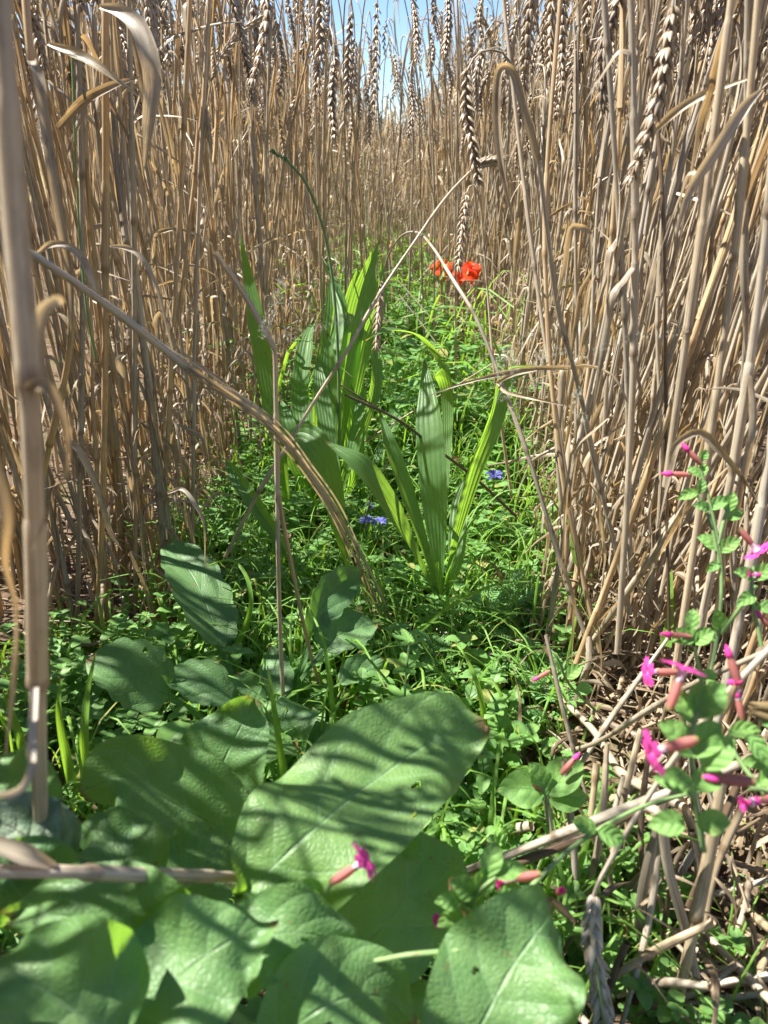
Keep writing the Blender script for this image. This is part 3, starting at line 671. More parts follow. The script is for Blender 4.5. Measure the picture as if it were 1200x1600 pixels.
fallen("straight straw crossing up to the right photo edge above the pair", [(880, 1175, .60), (930, 1160, .54), (1010, 1110, .47), (1090, 1065, .42), (1240, 1000, .36)], .0020, .0018, M_GREY, (.1,))
fallen("stub of dark hollow straw standing in front of the big leaf", [(655, 1590, .44), (648, 1500, .42), (638, 1400, .40)], .0036, .0042, M_GREY, ())
fallen("stout weathered straw piece lying behind the big leaf tip", [(700, 1345, .53), (740, 1325, .52), (790, 1300, .51), (830, 1290, .50)], .0040, .0034, M_GREY, (.03,))
fallen("thick pale stalk leaning from the straw heap to the right, lower right corner", [(1060, 1560, .42), (1085, 1440, .40), (1110, 1320, .385), (1135, 1180, .37)], .0036, .0030, M_CROP, (.06,))
fallen("folded tan straw with a flattened bend over the heap", [(960, 1275, .43), (1000, 1262, .40), (1030, 1275, .39), (1045, 1360, .40), (1075, 1470, .42), (1100, 1600, .44)], .0030, .0034, M_PALE, ())
fallen("pale straw lying low across the bottom right heap", [(1010, 1556, .46), (1080, 1540, .45), (1150, 1534, .44), (1230, 1520, .43)], .0028, .0026, M_PALE, (.03,))
fallen("upright brown straw in the heap beside the dark ear", [(1010, 1540, .46), (1000, 1430, .44), (1020, 1320, .42), (1040, 1250, .41)], .0034, .0026, M_GREY, (.05,))
rs = np.random.RandomState(31)
words = ["crooked", "split", "stained", "straight", "bleached", "flattened", "curved", "stiff", "frayed"]
for i in range(44):       # the heap itself
    x0 = rs.uniform(860, 1230); y0 = rs.uniform(1240, 1640); d0 = G(x0, y0)[1]*0+(G(x0, y0, .015)-C0)@FW
    a = rs.uniform(-1.9, 1.0) if i % 3 else rs.uniform(-1.9, -1.2); Lp = rs.uniform(90, 330)
    x1, y1 = x0+cos(a)*Lp, y0+sin(a)*Lp
    x1 = max(x1, 850)
    d1 = max(.30, min(d0-.01, (G(x1, y1, rs.uniform(.02, .10))-C0)@FW))
    mt = [M_CROP, M_PALE, M_GREY, M_CROP, M_GREY, M_DARK][rs.randint(6)]; tn = {M_CROP.name: "tan", M_PALE.name: "pale", M_GREY.name: "grey", M_DARK.name: "dark"}[mt.name]
    wd = words[i % 9]; di = "steep" if sin(a) < -.6 else "low-lying"; wh = "front" if y0 > 1440 else "back"
    lab = f"{wd} {di} {tn} straw at the {wh} of the lower right heap"
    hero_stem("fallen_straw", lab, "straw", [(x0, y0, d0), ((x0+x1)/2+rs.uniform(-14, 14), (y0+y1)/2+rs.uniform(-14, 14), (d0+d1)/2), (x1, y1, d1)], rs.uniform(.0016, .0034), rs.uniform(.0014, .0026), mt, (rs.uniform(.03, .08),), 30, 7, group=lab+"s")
# loose dry leaves told apart on the left wall
for lab, pts, w_, mt in [
    ("pale curled dry leaf arching over at the left wall by the brown double stalk", [(60, 395, .44), (80, 382, .435), (110, 388, .43), (130, 410, .43), (146, 450, .435), (150, 470, .44)], [.001, .0018, .0022, .0026, .0018, .0004], M_PALELEAF),
    ("thin white dry leaf curving down across the left wall", [(172, 384, .5), (200, 388, .5), (222, 405, .5), (245, 450, .505), (262, 520, .51), (275, 570, .52)], [.0005, .0018, .0018, .0012, .001, .0003], M_PALELEAF),
    ("long dry leaf slanting across the upper left stalks", [(75, 68, .5), (120, 85, .49), (160, 110, .485), (215, 150, .49)], [.001, .0034, .003, .0006], M_DRYLEAF),
    ("broad bent dry leaf crossing behind the white folded leaf", [(90, 200, .52), (130, 160, .51), (170, 138, .505), (220, 120, .51)], [.002, .0034, .003, .0006], M_DRYLEAF),
    ("brown drooping dry leaf low in the left wall", [(100, 690, .6), (120, 700, .59), (150, 760, .6), (170, 830, .62), (190, 860, .63)], [.001, .0026, .003, .0026, .0005], M_DRYLEAF),
    ("small white dry flag leaf in the middle of the left wall", [(195, 590, .56), (190, 575, .555), (188, 562, .55), (196, 555, .55)], [.001, .0032, .003, .0006], M_PALELEAF),
    ("dry leaf arching low beside the green lane on the left", [(262, 770, .66), (285, 765, .65), (305, 790, .65), (318, 820, .66), (320, 880, .68)], [.001, .0016, .0022, .0014, .0004], M_PALELEAF),
    ("pale leaf strip twisting through the right wall near mid height", [(925, 365, .48), (910, 355, .48), (890, 360, .48), (880, 420, .5), (870, 470, .51)], [.0008, .002, .002, .0016, .0004], M_DRYLEAF),
    ("long tan leaf crossing the right wall below the dark stem top", [(995, 230, .5), (1050, 180, .47), (1100, 150, .46), (1180, 120, .44)], [.0008, .0026, .0028, .0006], M_DRYLEAF),
    ("wide pale leaf hanging in the right wall by the outer edge", [(1190, 140, .4), (1160, 170, .4), (1120, 230, .405), (1075, 300, .415), (1055, 370, .42)], [.0008, .0030, .0034, .0026, .0006], M_PALELEAF)]:
    th = thing("dry_leaf", lab, "dry leaf", P(*pts[0])); ribbon(th, pts, w_, mt, name="blade", twist=.8)
# many loose bent leaves crossing in the near walls
rs = np.random.RandomState(33)
mbL = MB()
for i in range(260):
    y = rs.uniform(.7, 1.5) if i % 2 else rs.uniform(.42, 1.4)
    x = (edge_l(y)-abs(rs.randn())*.05) if i % 2 else ((edge_r(y) if y > .55 else .27)+abs(rs.randn())*.05)
    z = rs.uniform(.15, .55); dry_leaf(mbL, np.array([x, y, z]), rs.uniform(0, 6.28), rs.uniform(.07, .18), rs.uniform(.0015, .0034), rs, 16, 3, rs.rand(), 1, rs.uniform(.2, 1.2))
tag(mbL.build("hanging_dry_leaves", M_DRYLEAF), "dry leaves caught between the stalks of the crop walls", kind='stuff')

# ------------------------------------------------------------------ green plants
def prof(kind, v):
    if kind == 'lance': return np.clip(.16*(1-v)+np.sin(np.clip(v**1.45*.96+.03, 0, 1)*pi)**1.05, 0, 1)
    if kind == 'point': return np.clip(np.sin(np.clip(v*.94+.05, 0, 1)**.8*pi), 0, 1)**1.1+.02
    if kind == 'acute': return (np.clip(v/.09, 0, 1)**1.2*.12+.88*np.clip(np.sin(np.clip((v-.04)/.96, 0, 1)**.78*pi), 0, 1)**.95)*np.clip(1.02-v*.1, 0, 1)
    if kind == 'ovate': return (np.clip(v/.09, 0, 1)**1.2*.12+.88*np.clip(np.sin(np.clip((v-.05)/.95, 0, 1)**.85*pi), 0, 1)**.62)
    if kind == 'spat': return np.where(v < .42, .10+.06*v, np.clip(np.sin(np.clip((v-.36)/.64, 0, 1)**.9*pi), 0, 1)**.65)
def gleaf(th, pts, hw, mat, kind='lance', N=(0, -.5, .85), m=13, n=44, cup=.15, ripple=.0, seed=0, fold=0., scallop=0., name="leaf", label=None, world=False, holes=None):
    q = smooth(pts if world else px3(pts), n); v = np.linspace(0, 1, n)
    t = nrm(np.gradient(q, axis=0)); side = nrm(np.cross(t, np.broadcast_to(nrm(N), q.shape)))
    b = MB(); b.blade(q, np.maximum(prof(kind, v), .01)*hw, side, m, cup, R.rand(), ripple, seed, 0., False, scallop, 1, fold)
    if mat in (M_BROAD, M_SPAT) or holes:
        V, Q, A, D = b.arrays(); rs_ = np.random.RandomState(seed+5); cen = A[Q].mean(1); keep = np.ones(len(Q), bool)
        for _ in range(rs_.randint(0, 4)):
            hu, hv, hr = rs_.uniform(-1, 1), rs_.uniform(.15, .95), rs_.uniform(.010, .024)
            keep &= ((cen[:, 0]-hu)*.55)**2+(cen[:, 1]-hv)**2 > hr**2
        b = MB(); b.add(V, Q[keep], A, D)
    o = b.build(name, mat, th)
    if label: o['label'] = label
    return o
def stemlet(th, pts, r0, r1, mat=None, name="stem", world=False, n=20, k=7, hairs=0):
    q = smooth(pts if world else px3(pts), n); b = MB(); b.tube(q, np.linspace(r0, r1, n), k, R.rand()); o = b.build(name, mat or M_STEMG, th)
    return o
# ribwort plantains
T = thing("ribwort_plantain", "ribwort plantain clump in the middle of the lane with one tall blue-green leaf", "plantain", G(690, 940))
gleaf(T, [(688, 930, .73), (684, 850, .71), (676, 740, .70), (670, 650, .71), (664, 562, .74)], 0.0132, M_RIB, N=(-.3, -.9, .35), ripple=.0016, seed=1, cup=.12)
gleaf(T, [(690, 930, .73), (712, 830, .70), (740, 730, .67), (770, 650, .66), (790, 590, .68), (850, 572, .70)], 0.0100, M_RIB, N=(.6, -.7, .3), ripple=.0015, seed=2, fold=.3)
gleaf(T, [(684, 930, .73), (664, 860, .70), (634, 770, .68), (610, 700, .67), (592, 640, .68)], 0.0068, M_RIB, N=(.3, -.8, .5), seed=3, fold=.5)
gleaf(T, [(680, 930, .73), (650, 870, .69), (606, 790, .65), (556, 725, .63), (508, 690, .64)], 0.0120, M_RIB, N=(.35, -.45, .85), ripple=.001, seed=4, cup=.2, fold=.15)
gleaf(T, [(686, 920, .74), (690, 700, .78), (678, 590, .80), (650, 530, .79), (600, 515, .76), (565, 535, .74)][::-1][:0] or [(686, 925, .76), (696, 760, .80), (700, 640, .82), (690, 580, .80), (660, 530, .76), (610, 516, .72), (570, 532, .70)], 0.0084, M_RIB, N=(-.3, -.4, .85), seed=5, ripple=.001)
gleaf(T, [(696, 930, .73), (712, 880, .72), (718, 800, .74), (730, 740, .76)], 0.0088, M_RIB, N=(-.3, -.8, .4), seed=6)
T = thing("ribwort_plantain", "tall leafy ribwort plantain behind the crossing straws, bright backlit leaves", "plantain", G(530, 800))
for k, (pts, hw, N) in enumerate([
    ([(522, 790, 1.0), (528, 680, .98), (542, 560, .98), (562, 460, 1.0), (592, 372, 1.04)], 0.0161, (.62, -.7, .2)),
    ([(516, 790, 1.0), (508, 680, .97), (522, 560, .96), (528, 470, .98), (500, 395, 1.03)], 0.0127, (.55, -.7, .2)),
    ([(524, 790, 1.0), (534, 660, 1.02), (556, 560, 1.05), (575, 500, 1.08), (583, 380, 1.12)], 0.0166, (.6, -.7, .1)),
    ([(512, 800, .98), (500, 690, .95), (506, 600, .94), (520, 500, .96), (516, 430, .99)], 0.0137, (.2, -.9, .3)),
    ([(508, 800, 1.0), (480, 700, .98), (470, 620, 1.0), (478, 540, 1.02), (490, 500, 1.05)], 0.0117, (-.2, -.9, .4)),
    ([(528, 790, 1.0), (560, 690, 1.02), (585, 600, 1.05), (580, 520, 1.1), (592, 450, 1.14)], 0.0107, (.65, -.6, .2)),
    ([(505, 800, 1.0), (470, 740, .98), (448, 670, .97), (440, 625, .99)], 0.0127, (.1, -.8, .6)),
    ([(520, 800, .98), (548, 720, .94), (562, 660, .95), (570, 600, .99)], 0.0098, (-.4, -.7, .6)),
    ([(518, 800, 1.03), (520, 700, 1.04), (534, 560, 1.06), (548, 470, 1.08), (560, 415, 1.1)], 0.0146, (.55, -.8, .1)),
    ([(526, 800, 1.02), (545, 660, 1.0), (566, 540, 1.0), (590, 470, 1.02), (598, 398, 1.05)], 0.0128, (.65, -.7, .1)),
    ([(510, 800, .97), (512, 700, .95), (515, 600, .93), (512, 520, .93)], 0.0134, (-.3, -.9, .2)),
    ([(500, 800, 1.0), (486, 720, 1.0), (474, 640, 1.03), (462, 560, 1.05)], 0.0110, (.5, -.8, .1)),
    ([(530, 800, .99), (552, 740, .97), (556, 650, .97), (548, 600, .98)], 0.0104, (.5, -.8, .1)),
    ([(545, 800, 1.05), (600, 700, 1.1), (622, 640, 1.15), (640, 600, 1.2)], 0.0117, (-.4, -.5, .8))]):
    gleaf(T, pts, hw, M_RIB, N=N, seed=10+k, ripple=.0012, fold=.2)
T = thing("ribwort_plantain", "ribwort plantain with one broad drooping silvery leaf left of the lane middle", "plantain", G(540, 900))
gleaf(T, [(548, 905, .78), (536, 850, .74), (518, 770, .70), (496, 705, .69), (468, 682, .70), (448, 700, .70)], 0.0148, M_RIB, N=(-.35, -.65, .65), seed=31, ripple=.0015, m=17)
gleaf(T, [(540, 900, .78), (530, 790, .80), (512, 680, .82), (500, 600, .84), (496, 560, .86)], 0.0088, M_RIB, N=(.2, -.9, .3), seed=32)
gleaf(T, [(548, 900, .78), (540, 980, .70), (520, 930, .68), (480, 860, .70)][:0] or [(470, 905, .80), (440, 850, .80), (400, 790, .80), (370, 745, .82), (352, 716, .84)], 0.0080, M_RIB, N=(-.3, -.5, .8), seed=33, fold=.4)
T = thing("ribwort_plantain", "single long dark ribwort leaf rising along the left crop wall", "plantain", G(440, 800))
gleaf(T, [(450, 800, .94), (434, 700, .88), (418, 600, .85), (400, 490, .83), (372, 355, .82)], 0.0108, M_RIB, N=(-.35, -.9, .1), seed=41, ripple=.0008)
gleaf(T, [(452, 800, .94), (440, 700, .90), (420, 640, .88), (410, 540, .88)], 0.0072, M_RIB, N=(.2, -.8, .2), seed=42)
T = thing("ribwort_flower_stalk", "leafless dark green ribwort stalk bending left with its small seed head", "plantain", G(530, 800))
stemlet(T, [(528, 800, .98), (530, 640, .93), (524, 480, .88), (508, 370, .85), (480, 290, .82), (446, 248, .80)], .0020, .0013, M_STEMD, n=50)
b = MB(); rs = np.random.RandomState(3); q = smooth(px3([(448, 250, .80), (436, 243, .80), (424, 236, .80)]), 10)
for i in range(70):
    j = rs.randint(0, 10); d = nrm(rs.randn(3)); ax = nrm(q[-1]-q[0]); d = nrm(d-ax*(d@ax)+ax*.5)
    b.husk(q[j], d, np.array([0, 0, 1.]), .0040*(1-.4*abs(j/9-.4)), .0022, 4, 3, rs.rand())
b.build("seed_head", M_STEMD, T)
b = MB()
for i in range(26):
    j = rs.randint(5, 10)-3; d = nrm(rs.randn(3)); b.tube(smooth([q[j], q[j]+d*.0065], 3), .00012, 3, 0)
b.build("stamens", M_HAIR, T)
for k, (pts, lab) in enumerate([([(560, 620, 1.4), (548, 450, 1.35), (530, 330, 1.33), (512, 205, 1.3)], "thin green grass stem rising in front of the left ears"),
        ([(590, 560, 1.7), (575, 430, 1.7), (571, 330, 1.7), (568, 230, 1.7)], "thin green grass stem rising left under the sky gap"),
        ([(150, 560, .62), (135, 480, .6), (122, 330, .58), (112, 80, .55)], "lone thin green stem between the upper left stalks")]):
    T = thing("flowering_grass", lab, "grass stem", P(*pts[0])); stemlet(T, pts, .0011, .0007, M_STEMD, n=30)
# dead brown seed head & stick
T = thing("dead_weed", "thin dark broken stem lying slantwise in front of the ribwort leaves", "dead stem", P(800, 800, .78))
stemlet(T, [(806, 806, .80), (740, 745, .76), (680, 700, .72), (620, 655, .69), (540, 617, .66)], .0016, .0012, M_DARK, n=30)
stemlet(T, [(600, 645, .69), (565, 622, .67), (533, 602, .66)], .0009, .0006, M_DARK, name="split_end")
T = thing("dead_seed_head", "small dry brown ribwort seed head on a wiry stalk", "seed head", G(560, 860))
stemlet(T, [(566, 830, .80), (580, 780, .76), (600, 735, .73), (610, 718, .72)], .0007, .0005, M_DARK)
b = MB()
for i in range(40): b.husk(P(611, 718, .72), nrm(R.randn(3)), np.array([0, 0, 1.]), .0055, .0022, 4, 3, R.rand())
b.build("seed_head", M_BROWN, T)

# spatulate daisy leaves
T = thing("oxeye_daisy", "leaf rosette with scalloped round-tipped leaves left of the lane floor", "daisy plant", G(360, 1120))
for k, (pts, hw, N) in enumerate([
    ([(350, 1150, .60), (300, 1110, .585), (240, 1075, .57), (190, 1045, .56), (134, 1030, .56)], .0225, (.1, -.5, .85)),
    ([(400, 1160, .60), (390, 1115, .585), (345, 1080, .58), (300, 1062, .58), (255, 1060, .58)], .0150, (0, -.55, .8)),
    ([(372, 1150, .62), (360, 1060, .64), (335, 980, .66), (300, 900, .69), (256, 845, .72)], .0230, (.5, -.75, .4)),
    ([(385, 1160, .60), (388, 1110, .59), (384, 1075, .59), (372, 1050, .60)], .0125, (-.2, -.6, .7)),
    ([(395, 1160, .60), (420, 1110, .62), (432, 1060, .63), (420, 1010, .65)], .0140, (-.2, -.6, .7))]):
    gleaf(T, pts, hw, M_SPAT, 'spat', N=N, seed=60+k, ripple=.0025, scallop=.14, fold=.15, n=70, m=13)
T = thing("oxeye_daisy", "two scalloped leaves crossing the straw end in the lane centre", "daisy plant", G(470, 1060))
for k, (pts, hw, N) in enumerate([
    ([(440, 1110, .64), (470, 1040, .64), (495, 965, .64), (530, 915, .66), (568, 895, .68)], .0150, (.55, -.6, .6)),
    ([(440, 1110, .64), (480, 1050, .63), (520, 1000, .64), (550, 985, .65), (588, 975, .66)], .0190, (-.1, -.55, .8)),
    ([(440, 1110, .64), (520, 1075, .61), (560, 1050, .62), (600, 1030, .63)], .0110, (-.1, -.55, .8))]):
    gleaf(T, pts, hw, M_SPAT, 'spat', N=N, seed=70+k, ripple=.0025, scallop=.14, fold=.2, n=70)

# broad leaves of the foreground
T = thing("broadleaf_plant", "foreground broad-leaved plant with the largest dappled leaf", "broad-leaved plant", G(430, 1560))
L_ = lambda *a, **k: gleaf(T, *a, **k)
L_([(372, 1400, .300), (430, 1352, .305), (500, 1290, .315), (590, 1215, .34), (680, 1155, .36), (756, 1128, .37)], 0.0314, M_BROAD, 'ovate', N=(-.10, -.50, .86), ripple=0.0070, seed=80, m=45, n=130, cup=-.05, fold=.10, label="largest broad leaf, pointing to the right")
L_([(440, 1290, .36), (470, 1330, .33), (500, 1380, .31), (540, 1400, .3), (640, 1370, .3)][:0] or [(470, 1560, .34), (560, 1480, .33), (620, 1420, .33), (660, 1350, .345), (640, 1290, .36)], 0.0269, M_BROAD, 'acute', N=(.5, -.4, .75), ripple=0.0062, seed=81, m=19)
L_([(330, 1560, .28), (372, 1500, .27), (430, 1460, .27), (510, 1465, .275), (586, 1496, .285)], 0.0157, M_BROAD, 'acute', N=(.15, -.35, .9), ripple=0.0047, seed=82, m=21, cup=.15, label="pale sunlit broad leaf with a pointed tip, right of the bottom leaves")
L_([(170, 1640, .24), (230, 1570, .24), (300, 1510, .245), (360, 1470, .25), (420, 1440, .26)], 0.0215, M_BROAD, 'acute', N=(-.1, -.5, .85), ripple=0.0054, seed=83, m=21)
L_([(420, 1640, .26), (480, 1590, .255), (540, 1560, .26), (600, 1560, .27), (640, 1600, .28)], 0.0206, M_BROAD, 'acute', N=(.1, -.5, .85), ripple=0.0047, seed=84, m=19)
L_([(400, 1540, .30), (370, 1440, .30), (340, 1400, .31), (400, 1370, .33)][:0] or [(460, 1520, .31), (440, 1450, .31), (410, 1400, .315), (360, 1380, .32)], 0.0116, M_WEED, 'acute', N=(-.3, -.3, .9), ripple=.005, seed=86, m=15)
for k, a in enumerate([((372, 1400, .300), (400, 1470, .31), (430, 1560, .36)), ((330, 1560, .28), (380, 1600, .32), (430, 1640, .38)), ((470, 1560, .34), (450, 1610, .38))]):
    stemlet(T, list(a), .0022, .003, M_STEMG, name="petiole")
T = thing("broadleaf_plant", "broad-leaved plant at the left with two pointed shaded leaves", "broad-leaved plant", G(330, 1400))
L_([(374, 1330, .41), (330, 1290, .40), (260, 1250, .39), (190, 1215, .385), (126, 1240, .385)], 0.0296, M_BROAD, 'acute', N=(.05, -.55, .83), ripple=0.0062, seed=90, m=21, fold=.1, label="shaded leaf pointing left")
L_([(315, 1275, .46), (330, 1235, .455), (352, 1185, .455), (378, 1135, .46), (398, 1092, .465)], 0.0305, M_BROAD, 'acute', N=(-.1, -.75, .65), ripple=0.0062, seed=91, m=21, fold=.1, label="upright leaf with clear veins")
L_([(220, 1420, .34), (200, 1360, .335), (160, 1310, .34), (130, 1290, .35)], 0.0197, M_BROAD, 'acute', N=(.3, -.5, .8), ripple=0.0047, seed=92, m=17)
L_([(260, 1450, .36), (300, 1370, .36), (340, 1330, .37), (370, 1310, .38)], 0.0215, M_BROAD, 'acute', N=(.1, -.5, .8), ripple=0.0047, seed=93, m=17)
L_([(240, 1200, .46), (262, 1160, .46), (285, 1140, .465), (300, 1136, .47)], 0.0094, M_WEED, 'acute', N=(-.3, -.6, .7), ripple=.001, seed=94)
T = thing("broadleaf_plant", "overlapping broad leaves filling the bottom left corner", "broad-leaved plant", G(80, 1600))
L_([(330, 1540, .27), (250, 1500, .26), (170, 1455, .255), (90, 1430, .255), (10, 1440, .26)], 0.0233, M_BROAD, 'acute', N=(-.1, -.5, .85), ripple=0.0062, seed=100, m=21)
L_([(190, 1640, .23), (130, 1590, .225), (60, 1540, .225), (-20, 1500, .23)], 0.0251, M_BROAD, 'acute', N=(.1, -.5, .85), ripple=0.0062, seed=101, m=21)
L_([(240, 1470, .29), (215, 1440, .285), (185, 1405, .285), (150, 1372, .29)], 0.0188, M_BROAD, 'acute', N=(.25, -.5, .8), ripple=0.0047, seed=102, m=19)
L_([(130, 1460, .30), (100, 1420, .295), (70, 1385, .295), (30, 1360, .30)], 0.0170, M_POWDER, 'acute', N=(.1, -.5, .85), ripple=0.0047, seed=103, m=19, label="whitish mildewed leaf")
L_([(60, 1440, .28), (20, 1380, .27), (-20, 1320, .27)], 0.0224, M_BROAD, 'acute', N=(.1, -.6, .8), ripple=0.0047, seed=104, m=19)
L_([(120, 1350, .29), (60, 1320, .28), (10, 1290, .28), (-40, 1280, .28)], 0.0161, M_POWDER, 'acute', N=(.1, -.6, .8), ripple=0.0047, seed=105, m=19)
L_([(80, 1320, .30), (30, 1270, .30), (0, 1220, .31), (-30, 1190, .32)], 0.0197, M_BROAD, 'acute', N=(.2, -.6, .7), ripple=0.0047, seed=106, m=19)
for k in range(2):
    x0, y0 = R.uniform(-20, 330), R.uniform(1400, 1600); a = R.uniform(-2.6, -.5); ln = R.uniform(90, 150); d0 = .30-(y0-1400)/200*.05+R.uniform(0, .02)
    L_([(x0-cos(a)*60, y0-sin(a)*60, d0+.03), (x0, y0, d0), (x0+cos(a)*ln*.6, y0+sin(a)*ln*.6, d0-.003), (x0+cos(a)*ln, y0+sin(a)*ln, d0+.008)], R.uniform(.010, .0165), [M_BROAD, M_BROAD, M_SPAT][k % 3], 'acute', N=(R.uniform(-.5, .5), -.5, .8), ripple=.005, seed=400+k, m=15, n=36, fold=.2)
T = thing("broadleaf_plant", "single rounded broad leaf at the bottom edge, right of centre", "broad-leaved plant", G(760, 1640))
L_([(700, 1690, .26), (745, 1610, .26), (790, 1530, .265), (830, 1470, .27), (860, 1425, .28)], 0.0240, M_BROAD, 'ovate', N=(.1, -.55, .83), ripple=0.0054, seed=110, m=23, n=60, fold=.1)
L_([(640, 1680, .33), (620, 1600, .32), (600, 1540, .33), (560, 1520, .34)], 0.0179, M_BROAD, 'acute', N=(.1, -.5, .83), ripple=0.0054, seed=111, m=17)
# low dark understorey leaves that fill the foreground
rs = np.random.RandomState(5)
for i, (lab) in enumerate(["low seedling in the gap left of the big leaf", "seedling under the two shaded leaves"]):
    cx, cyy = [(440, 1260), (300, 1340)][i]
    b0 = G(cx, cyy, .0); T = thing("broadleaf_seedling", lab, "seedling", b0)
    for k in range(3):
        a = rs.uniform(0, 6.28); r_ = rs.uniform(.04, .08); z = rs.uniform(.03, .08)
        pts = [b0, b0+[cos(a)*r_*.4, sin(a)*r_*.4, z*.8], b0+[cos(a)*r_*.8, sin(a)*r_*.8, z], b0+[cos(a)*r_*1.2, sin(a)*r_*1.2, z*.8]]
        gleaf(T, pts, rs.uniform(.014, .024), M_BROAD, 'ovate', N=(0, 0, 1), ripple=.002, seed=rs.randint(999), m=9, n=20, world=True)

# ------------------------------------------------------------------ ground cover (stuff)
def in_lane(rs, y, over=.06): return rs.uniform(edge_l(max(y, .66))-over, edge_r(max(y, .5))+over*.6)
def veg_y(rs): return .30+4.2*rs.rand()**1.7
mb = MB(); rs = np.random.RandomState(50)
for i in range(3000):
    y = veg_y(rs); x = in_lane(rs, y); a = rs.uniform(0, 6.28)
    if y < .62: x = rs.uniform(-.36, .16)
    L = rs.uniform(.03, .10)*(1 if y < 1 else 1.5); b0 = np.array([x, y, gz(x, y)]); h = np.array([cos(a), sin(a), 0])*L
    k = rs.uniform(.1, .7)
    p = smooth([b0, b0+h*k*.3+[0, 0, L*.5], b0+h*k+[0, 0, L*(1-.3*k)], b0+h*k*1.9+[0, 0, L*(1-.8*k)]], 8)
    v = np.linspace(0, 1, 8); mb.blade(p, rs.uniform(.0008, .0024)*np.clip(1.1-v, .05, 1)**.7, np.array([-sin(a), cos(a), 0]), 3, .6, rs.rand(), twist=rs.uniform(-.8, .8))
for i in range(1500):
    if i % 3 == 0: x, y = rs.uniform(-.45, .30), rs.uniform(-.15, .40)
    else: y = rs.uniform(.5, 1.5); x = in_lane(rs, y, .02)
    a = rs.uniform(0, 6.28); L = rs.uniform(.05, .13)*(1 if i % 3 else .6); b0 = np.array([x, y, gz(x, y)]); h = np.array([cos(a), sin(a), 0])*L
    p = smooth([b0, b0+h*.15+[0, 0, L*.55], b0+h*.45+[0, 0, L*.85], b0+h*.9+[0, 0, L*.8]], 9); v = np.linspace(0, 1, 9)
    mb.blade(p, rs.uniform(.0007, .0017)*np.clip(1.1-v, .05, 1)**.7, np.array([-sin(a), cos(a), 0]), 3, .6, rs.rand(), twist=rs.uniform(-.8, .8))
tag(mb.build("grass", M_GRASS), "short green grass blades along the lane floor", kind='stuff')
# small round-leaved weeds
mb = MB(); rs = np.random.RandomState(51)
def sprig(mb, b0, L, rs, nl=5, lw=.004, az=None):
    a = rs.uniform(0, 6.28) if az is None else az; h = np.array([cos(a), sin(a), 0]); tip = b0+h*L*rs.uniform(.1, .6)+[0, 0, L]
    p = smooth([b0, (b0+tip)/2+rs.randn(3)*L*.08, tip], nl*3); mb.tube(p, .0005, 3, rs.rand())
    for k in range(nl):
        c = p[min(len(p)-1, 3*k+2)]; a2 = rs.uniform(0, 6.28); s = lw*rs.uniform(.7, 1.3)*(1 if k < nl-1 else .7)
        for sg in (0, pi) if k < nl-1 else (0, pi, pi/2, -pi/2):
            d = np.array([cos(a2+sg), sin(a2+sg), rs.uniform(-.1, .6)]); d = nrm(d)
            q = np.array([c, c+d*s*1.0, c+d*s*2.0+[0, 0, -.1*s], c+d*s*3.0+[0, 0, -.5*s]])
            q = smooth(q, 6); v = np.linspace(0, 1, 6)
            mb.blade(q, s*np.sin(np.clip(v*.9+.08, 0, 1)*pi)**.7+.0001, np.cross(d, [0, 0, 1.]), 3, .25, rs.rand())
for i in range(3300):
    y = veg_y(rs); x = in_lane(rs, y)
    if y < .66: x = rs.uniform(-.34, .17)
    far = y > 1.1
    sprig(mb, np.array([x, y, gz(x, y)]), rs.uniform(.015, .055)*(2.0 if far else 1), rs, rs.randint(3, 6), rs.uniform(.002, .0045)*(1.7 if far else 1))
for i in range(500):
    x, y = rs.uniform(-.45, .25), rs.uniform(-.15, .36); sprig(mb, np.array([x, y, gz(x, y)]), rs.uniform(.015, .05), rs, 4, rs.uniform(.003, .005))
for i in range(330):
    y = rs.uniform(.42, 1.25); x = in_lane(rs, y, .03) if y > .62 else rs.uniform(-.30, .12)
    sprig(mb, np.array([x, y, gz(x, y)]), rs.uniform(.04, .085), rs, rs.randint(4, 7), rs.uniform(.004, .0065))
tag(mb.build("small_weeds", M_WEED), "carpet of small round-leaved weeds on the lane floor", kind='stuff')
mb = MB(); rs = np.random.RandomState(57)
for i in range(330):
    y = rs.uniform(1.05, 3.4); x = in_lane(rs, y, .02); sprig(mb, np.array([x, y, gz(x, y)]), rs.uniform(.07, .20), rs, rs.randint(4, 8), rs.uniform(.006, .011))
tag(mb.build("tall_weeds", M_WEED), "sunlit leafy weeds filling the far end of the lane", kind='stuff')
mb = MB()
for i in range(500):
    y = rs.uniform(1.0, 4.6); x = in_lane(rs, y, .04); b0 = np.array([x, y, gz(x, y)]); a = rs.uniform(0, 6.28); h = np.array([cos(a), sin(a), 0]); L = rs.uniform(.10, .30)
    p = smooth([b0, b0+h*L*.1+[0, 0, L*.5], b0+h*L*.35+[0, 0, L*.9], b0+h*L*.8+[0, 0, L*.8]], 10); mb.blade(p, rs.uniform(.0015, .0035)*np.clip(1.1-np.linspace(0, 1, 10), .05, 1)**.6, np.array([-sin(a), cos(a), 0]), 3, .5, rs.rand(), twist=rs.uniform(-1, 1))
tag(mb.build("tall_grass", M_GRASS), "long grass standing in the far end of the lane", kind='stuff')
